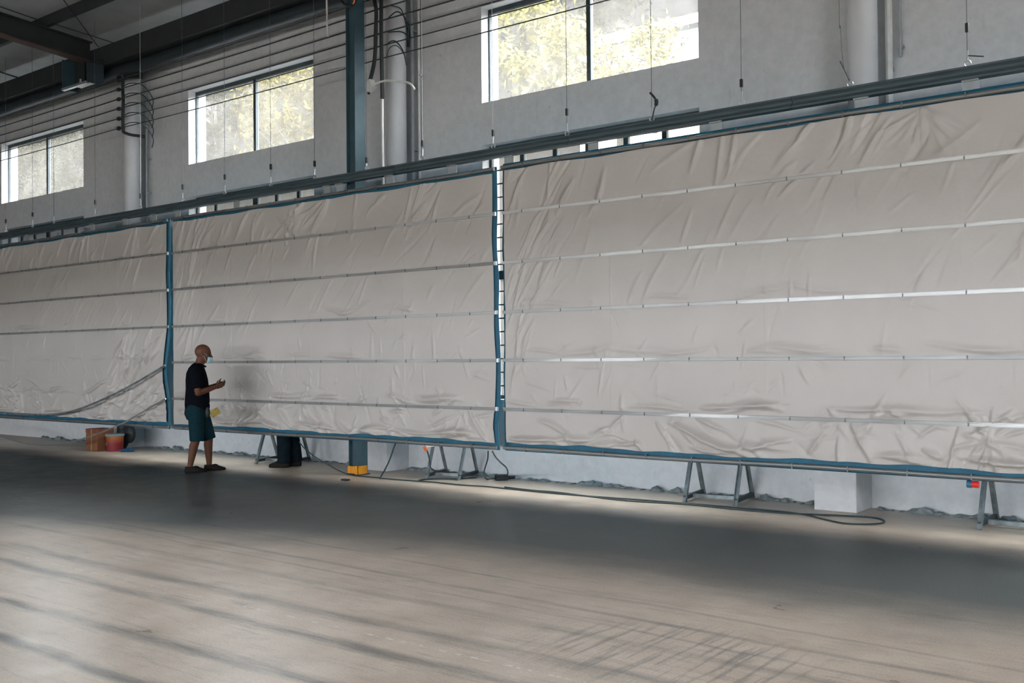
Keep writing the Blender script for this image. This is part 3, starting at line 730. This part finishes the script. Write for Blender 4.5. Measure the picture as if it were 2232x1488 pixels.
def make_folds(idx, x0, x1):
    r = np.random.default_rng(idx*7+3); W = x1-x0; F = []
    d = math.radians
    # drag folds leaning to the right near the top and the left edge
    F += rnd_folds(r, x0, x1, 3.05, 3.6, 46, d(58), d(14), (.12,.40), (.018,.05), (.005,.016))
    F += rnd_folds(r, x0, x1, 2.1, 3.1, 60, d(60), d(12), (.12,.45), (.012,.035), (.002,.008))
    F += rnd_folds(r, x0, x0+.9, 1.6, 3.5, 26, d(64), d(8), (.25,.7), (.015,.04), (.005,.014))
    F += rnd_folds(r, x0, x1, 1.0, 2.1, 55, d(70), d(35), (.06,.25), (.010,.03), (.002,.007))
    # bagging above the lower rails and hem
    for zz_, n, am in ((.56, 16, .030), (.96, 14, .016), (1.50, 12, .010), (2.05, 7, .008)):
        F += [(r.uniform(x0,x1), zz_+r.uniform(.02,.07), r.normal(0,.09), r.uniform(.15,.45), r.uniform(.025,.05), am*r.uniform(.5,1)) for _ in range(n)]
    F += rnd_folds(r, x0, x1, .55, .95, 46, d(-32), d(30), (.08,.35), (.018,.05), (.006,.020))
    F += rnd_folds(r, x0, x1, .55, .95, 26, d(40), d(25), (.08,.30), (.018,.05), (.006,.018))
    F += rnd_folds(r, x0, x1, .95, 1.5, 34, d(-50), d(40), (.05,.22), (.012,.03), (.003,.010))
    F += [(x0+W*fx, 2.0, d(90), 1.6, .012, .003) for fx in (.23,.5,.77)]
    if idx == 2:
        F += fan(r, at(2010,228,PANEL).x, 3.58, d(-20), d(-160), 9, (.16,.32), (.02,.05), (.005,.012))
        F += fan(r, at(2160,945,PANEL).x, .80, d(0), d(360), 12, (.10,.26), (.015,.035), (.008,.018))
        p = at(1560,965,PANEL); F.append((p.x, p.z, d(-19), .55, .045, .035))
    if idx == 1:
        F += fan(r, at(650,490,PANEL).x, 3.13, d(30), d(150), 9, (.15,.30), (.02,.045), (.008,.016))
        F += fan(r, at(720,410,PANEL).x, 3.60, d(-110), d(-160), 6, (.2,.4), (.02,.045), (.006,.014))
        for px_, py_, an in ((625,905,-48),(690,925,-45),(760,935,-24),(820,945,-14),(590,960,70),(540,925,35)):
            p = at(px_, py_, PANEL); F.append((p.x, p.z, d(an), .24, .045, .030))
    if idx == 0:
        F += rnd_folds(r, x1-1.6, x1, .6, 1.9, 30, d(55), d(18), (.15,.5), (.025,.06), (.012,.035))
        F += rnd_folds(r, x0, x1, .6, 1.2, 25, d(8), d(20), (.15,.5), (.03,.06), (.010,.030))
        F += fan(r, x1-.15, 1.9, d(-120), d(-150), 5, (.35,.6), (.03,.06), (.015,.03))
    return F
def zero(z): return np.zeros_like(np.asarray(z, float))
def p1_right(z): z = np.asarray(z, float); return -.105*np.exp(-((z-1.28)/.42)**2) - .012*np.sin(z*5)
def p2_right(z): z = np.asarray(z, float); return .028*np.exp(-((z-1.45)/.75)**2) + .008*np.sin(z*6) - .015*np.exp(-((z-.75)/.12)**2)
def p3_left(z): z = np.asarray(z, float); return .006*np.sin(z*4)
PX = [(-20.15, -13.76), (-13.67, -7.322), (-7.235, -.90)]
tarp_panel(0, *PX[0], 'left grey tarpaulin panel with two loose drooping rails', make_folds(0, *PX[0]), zero, p1_right)
tarp_panel(1, *PX[1], 'middle grey tarpaulin panel behind the man in shorts', make_folds(1, *PX[1]), zero, p2_right)
tarp_panel(2, *PX[2], 'large right grey tarpaulin panel nearest the viewer', make_folds(2, *PX[2]), p3_left, zero)
# loose rails of the left panel
tag(MB().tube(spline([at(360,796,8.90), at(320,820,8.86), at(270,848,8.84), at(220,872,8.83), at(170,892,8.82), at(130,901,8.82), at(85,904,8.82), at(40,902,8.83), at(0,899,8.84), at(-60,893,8.86)], 6), .016, 8).build('loose_rail', 'angle', smooth=True),
    'dark loose rail drooping in a curve across the left panel', 'rail')
tag(MB().tube(spline([at(361,869,8.90), at(330,886,8.86), at(285,913,8.82), at(245,932,8.78), at(200,949,8.74), at(160,962,8.70), at(120,968,8.66), at(80,969,8.66), at(40,962,8.68), at(0,949,8.72), at(-60,925,8.8)], 6), .012, 8).build('loose_rail', 'zinc', smooth=True),
    'thin pale loose rail sagging below the left panel hem', 'rail')

# ---------------------------------------------------------------- trestles
def make_trestle():
    t = thing('trestle', 'x', 'trestle', (0,0,0), 'steel trestles under the panels')
    hw, sp, h = .27, .30, .55
    for sx in (-1, 1):
        for sy in (-1, 1):
            lg = MB(); a = Vector((sx*hw, sy*sp, 0)); b = Vector((sx*hw, sy*.035, h))
            lg.bar(a, b, .042, .007, (0,1,0)); lg.bar(a+Vector((sx*-.019,0,0)), b+Vector((sx*-.019,0,0)), .007, .042, (0,1,0))
            lg.build('leg', 'angle', t)
        MB().bar((sx*hw, -sp+.02, .045), (sx*hw, sp-.02, .045), .035, .04).build('spreader', 'steel_dark', t)
    MB().box(-hw-.05, hw+.05, -.045, .045, h-.02, h+.04).build('top_bar', 'angle', t)
    MB().bar((-hw, -.06, .04), (hw, -.06, .04), .045, .035).build('stretcher', 'angle', t)
    return t
t0 = make_trestle()
for i, (x, y, rz, lab) in enumerate([(-4.95, 9.70, .15, 'steel trestle under the left half of the large right panel'), (-8.62, 9.66, .30, 'steel trestle left of the gap between middle and right panels'),
        (-11.90, 9.64, .33, 'steel trestle beside the trousered legs below the middle panel'), (-2.05, 9.62, .0, 'dark steel trestle at the right edge of the picture')]):
    t = t0 if i == 0 else copy_tree(t0)
    t.location = (x, y, 0); t.rotation_euler = (0, 0, rz); t['label'] = lab
    if i == 1: t.scale = (.82, 1, 1)

# ---------------------------------------------------------------- cables on the floor and below the panels
def fcable(pts, r, lab, name='floor_cable', mat='cable', n=6):
    P_ = []
    for q in pts:
        if len(q) == 2: v = onfloor(q[0], q[1], r); P_.append(v)
        else: P_.append(at(q[0], q[1], q[2]))
    for v in P_: v.z = max(v.z, r)
    return tag(MB().tube(spline(P_, n), r, 6).build(name, mat, smooth=True), lab, 'cable', 'cables under the panels')
fcable([(830,1042),(880,1046),(940,1050),(1000,1056),(1060,1060),(1110,1065),(1200,1074),(1300,1082),(1400,1089),(1500,1097),(1600,1105),(1700,1114),(1760,1122),(1800,1132),(1840,1140),(1885,1142),(1920,1140),(1927,1134),(1905,1128),(1850,1124),(1780,1121),(1700,1117),(1600,1109),(1500,1099),(1400,1093),(1330,1087),(1220,1073),(1160,1068),(1100,1061)], .0075, 'long black cable looped along the floor under the right panel')
fcable([(652,962,9.12),(662,975,9.14),(685,994,9.16),(715,1012,9.2),(745,1028,9.16),(775,1036),(830,1041)], .008, 'black cable running down from the middle panel to the column foot')
fcable([(863,963,9.1),(857,980,9.1),(848,1005,9.08),(838,1025,9.06),(831,1037),(828,1042)], .010, 'thin black cable dropping to the floor right of the steel column')
fcable([(927,975,9.1),(932,985,9.12),(937,1005,9.15),(938,1018,9.2),(945,1024,9.4),(960,1033),(985,1036)], .009, 'black lead dropping from the orange plug beside a trestle')
fcable([(1064,982,9.08),(1063,1000,9.1),(1057,1020,9.12),(1055,1034,9.14),(1062,1044),(1080,1042)], .009, 'left of two black leads dropping to the black adapter')
fcable([(1073,982,9.08),(1080,995,9.1),(1092,1008,9.14),(1103,1018,9.2),(1107,1028,9.25),(1105,1038)], .009, 'right of two black leads dropping to the black adapter')
fcable([(912,1047),(930,1044),(965,1043),(1000,1043),(1040,1040)], .009, 'short black cable lying between the trestle feet')
ad = thing('power_adapter', 'black power adapter lying on the floor by the wall', 'adapter', onfloor(1098,1048))
p = onfloor(1080,1047); q = onfloor(1122,1045)
MB().bar(p+Vector((0,0,.035)), p+(q-p)*.62+Vector((0,0,.035)), .09, .07).build('body', 'black', ad, bevel=.012)
MB().tube([p+(q-p)*.62+Vector((0,0,.03)), q+Vector((0,0,.03))], .022, 8).build('plug', 'black', ad)
pl_ = thing('orange_plug', 'small orange plug hanging at the hem of the middle panel', 'plug', at(925,969,9.08))
a = Vector((at(925,968,9.0).x, 9.0, .440))
MB().tube([a, a+Vector((.02,.02,-.05))], .022, 10).build('body', 'orange', pl_); MB().tube([a+Vector((.02,.02,0)), a+Vector((.12,.03,.02))], .016, 8).build('socket', 'pale_plastic', pl_)
pl_ = thing('industrial_plug', 'blue and red industrial plug at the hem of the right panel', 'plug', at(2120,1047,9.1))
a, b, c_ = (Vector((at(q_,1046,9.0).x, 9.0, .424)) for q_ in (2108, 2118, 2134))
MB().tube([a, b], .032, 12).build('blue_body', 'plug_blue', pl_, smooth=True); MB().tube([b, c_], .028, 12).build('red_body', 'red', pl_, smooth=True)

# ---------------------------------------------------------------- carton, pail, bag, rag
ca = thing('carton', 'brown cardboard box standing by the wall under the left panel', 'box', (-16.1, 9.2, 0))
p = onfloor(182, 981); q = onfloor(221, 983)
cx0, cx1 = p.x, p.x+.36; cy0 = 9.08
MB().box(cx0, cx1, cy0, cy0+.30, 0, .36).build('body', 'carton', ca, bevel=.004)
MB().box(cx0-.002, cx1+.002, cy0-.003, cy0+.302, .30, .362).build('flap', simple('carton_top', (.20,.06,.03), .85), ca)
MB().box(cx0+.165, cx0+.20, cy0-.005, cy0-.001, 0, .36).build('tape_strip', simple('packing_tape', (.34,.20,.10), .35), ca)
pa = thing('pail', 'orange and red pail with grey lid beside the cardboard box', 'pail', (cx1+.20, 9.28, 0))
o = MB().loft([(0, cx1+.20, 9.28, .125, .125), (.02, cx1+.20, 9.28, .13, .13), (.25, cx1+.20, 9.28, .142, .142)]).build('body', 'pail', pa, smooth=True)
MB().loft([(.25, cx1+.20, 9.28, .152, .152), (.28, cx1+.20, 9.28, .152, .152), (.285, cx1+.20, 9.28, .14, .14)]).build('lid', 'lid', pa, smooth=True)
em = MB()
for aa, ww, z in ((-1.9, .30, .115), (-1.75, .18, .135), (-2.05, .16, .10)):
    v = []
    for k in range(6):
        th = aa + ww*(k/5-.5)
        for zz_ in (z-.012, z+.012): v.append((cx1+.20+.139*math.cos(th), 9.28+.139*math.sin(th), zz_))
    em.add(v, [(2*k, 2*k+2, 2*k+3, 2*k+1) for k in range(5)])
em.build('emblem', simple('pail_emblem', (.45,.40,.42), .5), pa)
bgm = MB().ell((cx1+.05, 9.51, .20), (.16,.085,.21)).ell((cx1+.22, 9.53, .27), (.16,.075,.17)).ell((cx1+.02, 9.5, .40), (.10,.07,.06))
remeshed(bgm, 'dark_bag', 'black', None, .02, 6); tag(bpy.data.objects['dark_bag'], 'black bag slumped behind the cardboard box and pail', 'bag')
rg = MB().ell((cx1+.52, 9.33, .028), (.11,.07,.03)).ell((cx1+.46, 9.27, .02), (.09,.05,.022)).ell((cx1+.58, 9.36, .025), (.06,.05,.03))
remeshed(rg, 'blue_rag', 'rag', None, .01, 2); tag(bpy.data.objects['blue_rag'], 'crumpled blue rag on the floor right of the pail', 'rag')
tag(MB().box(*(lambda v: (v.x-.05, v.x+.05, v.y-.03, v.y+.03, 0, .02))(onfloor(753,1047))).build('tool_scrap', 'black'), 'small dark scrap lying on the floor below the steel column', 'scrap')
p = onfloor(1230,1430)

# ---------------------------------------------------------------- crumbled mortar along the wall foot
mb = MB(); rr = random.Random(5)
x = -19.5
while x < -.5:
    if not any(abs(x-(c-.22)) < .30 for c, _ in COLS):
        s = rr.choice([.3,.4,.6,.8,1.1])
        rx = rr.uniform(.05,.12)*s; mb.ell((x, WALL-rr.uniform(.075,.11), .0), (rx, rr.uniform(.04,.065), rr.uniform(.02,.055)*s), 9, 6, Matrix.Rotation(rr.uniform(-.4,.4), 3, 'Y'))
    x += rr.uniform(.04,.14)
rb = mb.build('mortar_rubble', 'rubble'); tag(rb, 'crumbled grey mortar heaped along the foot of the wall', 'rubble', kind='stuff')
tex = None
for v in rb.data.vertices:
    n_ = math.sin(v.co.x*61)*math.cos(v.co.z*83+v.co.x*17); v.co.z = max(0, v.co.z*(1+.3*n_)); v.co.y += .012*n_; v.co.y = min(v.co.y, WALL-.002)

# ---------------------------------------------------------------- people
def hand(mb, wrist, dirv, palm_n, side, curl=1.0, s=1.0):
    """palm and five separate bent fingers; dirv = along the hand, palm_n = direction the palm faces"""
    d = Vector(dirv).normalized(); n = Vector(palm_n); n = (n-d*n.dot(d)).normalized(); w = d.cross(n)*side
    W = Vector(wrist)
    rot = Matrix((d, w, n)).transposed()
    mb.ell(W+d*.045*s, (.055*s, .040*s, .016*s), 12, 8, rot)
    for k, (off, L) in enumerate(((-.030,.072),(-.010,.080),(.011,.076),(.031,.060))):
        p = W+d*.085*s+w*off*s; a = d; ang = 0
        for seg, (fr, bend, r) in enumerate(((.45,.55,.0092),(.32,.75,.0085),(.23,.55,.0075))):
            ang += bend*curl; v = d*math.cos(ang)+n*math.sin(ang); q = p+v*L*fr*s; mb.cap(p, q, r*s, r*s*.95, 8); p = q
    p = W+d*.022*s-w*.034*s
    v = (d*.55-w*.65+n*.5).normalized(); q = p+v*.04*s; mb.cap(p, q, .012*s, .010*s, 8)
    v = (d*.8-w*.05+n*.6).normalized(); mb.cap(q, q+v*.032*s, .010*s, .008*s, 8)
def person(name, label, loc, heading, P):
    t = thing(name, label, 'person', loc, None, heading)
    b = MB(); hx_, hz_ = P['head']
    tilt = Matrix.Rotation(P.get('nod', 0), 3, 'Y')
    H0 = Vector((hx_, 0, hz_))
    def h(x, y, z): return H0 + tilt @ Vector((x, y, z))
    b.ell(h(-.012,0,.022), (.106,.080,.098), 20, 14, tilt); b.ell(h(.022,0,-.035), (.078,.066,.085), 16, 12, tilt)
    b.ell(h(.055,0,-.088), (.042,.046,.034), 14, 8, tilt); b.ell(h(.075,0,.028), (.026,.056,.018), 12, 8, tilt)
    b.cap(h(.092,0,.005), h(.118,0,-.032), .010, .015, 8)
    b.ell(h(.088,0,-.065), (.016,.026,.012), 10, 8, tilt)
    for s in (-1, 1):
        b.ell(h(-.012,s*.080,-.008), (.022,.011,.034), 10, 8, tilt); b.ell(h(.062,s*.045,-.025), (.026,.022,.022), 10, 8, tilt)
    nk = Vector(P['neck']); b.cap(nk, h(-.015,0,-.06), .064, .058, 14)
    for z, cx, cy, rx, ry in P['torso'][:-1:2]: pass
    tz = P['torso']; b.loft([(z, cx, cy, rx*.86, ry*.90) for z, cx, cy, rx, ry in tz])
    for s, k in ((-1,'R'), (1,'L')):
        sh, el, wr = (Vector(q) for q in P['arm'+k]); b.cap(sh, el, .054, .043, 12); b.cap(el, el+(wr-el)*.4, .043, .042, 12); b.cap(el+(wr-el)*.35, wr, .043, .028, 12)
        hd = P['hand'+k]; hand(b, wr, hd[0], hd[1], s, hd[2])
        hp, kn, an = (Vector(q) for q in P['leg'+k]); b.cap(hp, kn, .085, .058, 14); cm = kn+(an-kn)*.32+Vector((-.012,0,0))
        b.cap(kn, cm, .054, .060, 14); b.cap(cm, an, .060, .036, 14); b.ell(an+Vector((.05,0,-.045)), (.11,.04,.035), 14, 8)
    remeshed(b, 'body', 'skin', t, .0055, 5, .5)
    for s in (-1, 1): MB().ell(h(.094,s*.033,.006), (.010,.014,.008), 10, 6).build('eye', 'eye', t, local=True, smooth=True)
    # shirt
    sm = MB(); sm.loft(tz)
    for k in 'RL':
        sh, el, wr = (Vector(q) for q in P['arm'+k]); e2 = sh+(el-sh)*P.get('sleeve', .80)
        sm.cap(sh, sh+(e2-sh)*.05, .080, .078, 14); sm.tube([sh, sh+(e2-sh)*.5, e2], [.078,.074,.072], 16)
        if P.get('sleeve', .8) > .95: sm.tube([e2, el+(wr-el)*.5, wr], [.062,.055,.042], 16); sm.ell(el, (.062,.062,.062))
    remeshed(sm, 'shirt', P['shirt'], t, .009, 5, .5)
    cm = MB(); n = 20
    ck = [Vector((nk.x+.012+.072*math.cos(2*PI*j/n), .074*math.sin(2*PI*j/n), nk.z+.005-.022*math.cos(2*PI*j/n))) for j in range(n)]
    cm.tube(ck, .012, 8, closed=True).build('collar', P['shirt'], t, local=True, smooth=True)
    # trousers or shorts
    tm = MB(); tm.loft(P['hips'])
    for k in 'RL':
        hp, kn, an = (Vector(q) for q in P['leg'+k])
        tm.ell(hp+Vector((-.01,0,-.02)), (.115,.105,.12))
        if P['short']:
            tm.tube([hp, hp+(kn-hp)*.5, kn+Vector((0,0,-.055))], [.112,.104,.094], 18)
        else:
            tm.tube([hp, hp+(kn-hp)*.5, kn], [.115,.105,.095], 18); tm.ell(kn, (.095,.09,.095)); tm.tube([kn, kn+(an-kn)*.5, an+Vector((.005,0,-.03))], [.095,.094,.090], 18)
    remeshed(tm, 'shorts' if P['short'] else 'trousers', P['pants'], t, .010, 4, .5)
    for k in 'RL':
        hp, kn, an = (Vector(q) for q in P['leg'+k]); s0 = MB(); fx = an.x
        s0.loft([(0, fx+.075, an.y, .142, .045), (.012, fx+.075, an.y, .148, .049), (.035, fx+.072, an.y, .144, .047), (.055, fx+.045, an.y, .112, .044), (.078, fx+.012, an.y, .080, .042)] if P['short'] else
                [(0, fx+.075, an.y, .145, .050), (.02, fx+.075, an.y, .152, .054), (.05, fx+.07, an.y, .145, .052), (.08, fx+.03, an.y, .10, .05), (.12, fx, an.y, .066, .054), (.17, fx, an.y, .062, .056)])
        if P['short']: s0.ell((fx+.075, an.y, .062), (.045,.036,.026))
        remeshed(s0, 'shoe', 'shoe', t, .007, 3, .5)
    if P.get('mask'):
        mk = MB(); v = []; nu, nv = 15, 8
        for i in range(nv):
            for j in range(nu):
                el = -.95 + 1.25*i/(nv-1); az = -1.15 + 2.3*j/(nu-1)
                bulge = 1+.12*math.exp(-(az/.35)**2)*math.exp(-((el+.15)/.5)**2)
                v.append(h(.040 + .084*bulge*math.cos(az)*math.cos(el*.75), .078*math.sin(az), -.070 + .058*math.sin(el*1.2)/math.sin(1.15)+.010))
        mk.add(v, [(i*nu+j, i*nu+j+1, (i+1)*nu+j+1, (i+1)*nu+j) for i in range(nv-1) for j in range(nu-1)])
        o = mk.build('face_mask', 'mask', t, local=True, smooth=True); sd = o.modifiers.new('s', 'SOLIDIFY'); sd.thickness = .003
        for s in (-1, 1):
            for dz in (-.02, -.10): MB().tube([h(.060, s*.070, dz), h(.02, s*.082, dz*.4+.01), h(-.018, s*.086, .008 if dz > -.05 else -.03)], .002, 5).build('ear_loop', 'mask', o, local=True)
    if P.get('hair'):
        hm = MB(); hm.ell(h(-.022,0,.035), (.108,.088,.100), 20, 14, tilt); remeshed(hm, 'hair', 'hair', t, .01, 2)
    return t
pos = onfloor(437, 1027)
man = person('person', 'man in black shirt, teal shorts and face mask facing the panels', (pos.x, pos.y, 0), math.radians(50), dict(
    head=(.045, 1.592), neck=(-.01, 0, 1.43), nod=.16, mask=True, short=True, shirt='shirt', pants='shorts',
    torso=[(.845,-.035,0,.162,.188),(.90,-.038,0,.164,.186),(1.0,-.036,0,.160,.180),(1.12,-.034,0,.152,.178),(1.24,-.042,0,.146,.186),(1.33,-.048,0,.130,.196),(1.40,-.045,0,.102,.165),(1.445,-.03,0,.076,.098),(1.46,-.022,0,.066,.076)],
    armR=((-.055,-.195,1.365),(-.005,-.235,1.065),(.205,-.105,1.135)), armL=((-.045,.195,1.365),(.03,.225,1.085),(.225,.075,1.165)),
    handR=((.9,.42,.25),(.0,.8,.45),.9), handL=((.9,-.42,.15),(.0,-.8,.35),.9), sleeve=.80,
    legR=((-.045,-.095,.86),(-.035,-.10,.47),(-.125,-.10,.085)), legL=((-.035,.095,.86),(.105,.10,.475),(.105,.10,.085)),
    hips=[(.70,-.055,0,.120,.14),(.78,-.060,0,.148,.178),(.86,-.048,0,.150,.180),(.93,-.04,0,.145,.176)]))
cx, cy = pos.x, pos.y; hd = math.radians(50)
def w2(f, l, z): return Vector((cx+f*math.cos(hd)-l*math.sin(hd), cy+f*math.sin(hd)+l*math.cos(hd), z))
ph = thing('handset', 'small dark handset held in the hands of the man in shorts', 'handset', w2(.315, -.02, 1.16))
MB().bar(w2(.285,-.02,1.185), w2(.335,-.02,1.205), .05, .018).build('body', 'black', ph, bevel=.004)
MB().bar(w2(.293,-.02,1.199), w2(.325,-.02,1.212), .036, .002).build('screen', 'eye', ph)
yb = thing('yellow_pouch', 'yellow boxy pouch hanging at the waist of the man in shorts', 'pouch', w2(.17, -.13, .80))
a = w2(.155,-.14,.77); u_ = (w2(.25,-.14,.825)-a).normalized()
MB().bar(a, a+u_*.115, .05, .095).build('body', 'pouch', yb, bevel=.006)
MB().bar(a-u_*.006-Vector((0,0,.012)), a+u_*.121-Vector((0,0,.012)) , .054, .018).build('flap', simple('pouch_flap', (.25,.20,.03), .6), yb)
MB().tube([w2(.13,-.12,.93), w2(.16,-.14,.86), a+u_*.02+Vector((0,0,.045))], .004, 5).build('cord', 'wire_pale', yb)
bl = MB().ell(w2(.11,-.15,.80), (.035,.035,.075)); 
remeshed(bl, 'holster', 'black', None, .01, 2); tag(bpy.data.objects['holster'], 'black holster at the hip of the man in shorts', 'holster')
pos2 = Vector((-11.36, 9.31, 0))
person('person', 'person in dark trousers and boots hidden behind the middle panel', pos2, math.radians(213), dict(
    head=(.02, 1.62), neck=(-.02, 0, 1.45), nod=.1, short=False, shirt='trousers', pants='trousers', hair=True,
    torso=[(.88,-.02,0,.125,.170),(1.0,-.02,0,.12,.162),(1.15,-.025,0,.12,.17),(1.30,-.03,0,.125,.19),(1.38,-.03,0,.11,.18),(1.44,-.025,0,.085,.12),(1.475,-.02,0,.065,.075)],
    armR=((-.03,-.19,1.38),(-.06,-.225,1.08),(.03,-.20,.84)), armL=((-.03,.19,1.38),(-.06,.225,1.08),(.03,.20,.84)),
    handR=((.15,.05,-1),(.2,.95,0),.45), handL=((.15,-.05,-1),(.2,-.95,0),.45), sleeve=1.0,
    legR=((-.01,-.09,.90),(.0,-.10,.49),(-.075,-.085,.09)), legL=((-.01,.09,.90),(.055,.095,.49),(.035,.115,.09)),
    hips=[(.76,-.02,0,.11,.14),(.84,-.02,0,.13,.165),(.92,-.02,0,.13,.17),(.98,-.02,0,.125,.165)]))

# ---------------------------------------------------------------- outside: trees and a house
def tree(x, y, z0, h, cr, mat, lab, seed, n=5200):
    r = np.random.default_rng(seed)
    t = thing('tree', lab, 'tree', (x, y, z0), 'trees outside the windows')
    tk = MB(); tk.tube(spline([(x,y,z0-.6),(x+.1,y,z0+h*.35),(x-.1,y+.1,z0+h*.75)], 5), [.16-.011*i for i in range(11)], 8)
    for k in range(6):
        a = r.uniform(0, 2*PI); b0 = Vector((x, y, z0+h*r.uniform(.3,.6))); tk.tube([b0, b0+Vector((math.cos(a)*cr*.7, math.sin(a)*cr*.7, h*.22))], [.06,.02], 6)
    tk.build('trunk', 'bark', t)
    nb = 20; cen = []
    for _ in range(nb):
        d = r.normal(size=3); d /= np.linalg.norm(d); cen.append(np.array([x, y, z0+h*.66]) + d*np.array([cr, cr, h*.36])*r.uniform(.35,1)**.5)
    cen = np.array(cen); pick = r.integers(0, nb, n)
    P_ = cen[pick] + r.normal(size=(n,3))*np.array([.26,.26,.18])*cr/1.8
    u = r.normal(size=(n,3)); u /= np.linalg.norm(u, axis=1)[:,None]; w = np.cross(u, r.normal(size=(n,3))); w /= np.linalg.norm(w, axis=1)[:,None]
    s = r.uniform(.05,.10,n)[:,None]*max(1, cr/2.4)
    V = np.stack([P_-u*s*1.6, P_+w*s*.6, P_+u*s*1.6, P_-w*s*.6], 1).reshape(-1,3) - np.array([x,y,z0])
    me = bpy.data.meshes.new('foliage'); me.from_pydata(V.tolist(), [], [(4*i,4*i+1,4*i+2,4*i+3) for i in range(n)]); me.materials.append(M[mat])
    o = bpy.data.objects.new('foliage', me); C.objects.link(o); o.parent = t; tag(o, kind='stuff')
def tree_at(px_, py_, Y, h, cr, mat, lab, k):
    c = at(px_, py_, Y); tree(c.x, Y, c.z-h*.66, h, cr, mat, lab, 100+k)
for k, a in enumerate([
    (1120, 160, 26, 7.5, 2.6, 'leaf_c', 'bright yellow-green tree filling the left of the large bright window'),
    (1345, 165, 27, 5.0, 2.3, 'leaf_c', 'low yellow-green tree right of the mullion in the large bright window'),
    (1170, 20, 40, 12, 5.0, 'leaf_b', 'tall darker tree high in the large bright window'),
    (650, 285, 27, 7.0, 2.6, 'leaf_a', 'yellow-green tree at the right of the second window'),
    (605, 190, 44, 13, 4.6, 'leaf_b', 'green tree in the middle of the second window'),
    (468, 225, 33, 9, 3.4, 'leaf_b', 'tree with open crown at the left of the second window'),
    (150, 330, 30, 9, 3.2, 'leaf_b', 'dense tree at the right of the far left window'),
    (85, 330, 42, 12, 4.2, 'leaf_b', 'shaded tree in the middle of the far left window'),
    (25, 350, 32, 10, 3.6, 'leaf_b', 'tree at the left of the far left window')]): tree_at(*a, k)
hs = at(1450, 85, 36.0)
ho = thing('house', 'pale house with a low grey roof beyond the large bright window', 'building', (hs.x, 36, 5))
MB().box(hs.x-3.5, hs.x+8, 35, 41, 6.0, hs.z-.2).build('wall', 'house_wall', ho)
MB().prism_x([(34.4, hs.z-.2), (34.4, hs.z), (38, hs.z+1.5), (41.6, hs.z), (41.6, hs.z-.2), (38, hs.z+1.3)], hs.x-4, hs.x+8.5).build('roof', 'house_roof', ho)
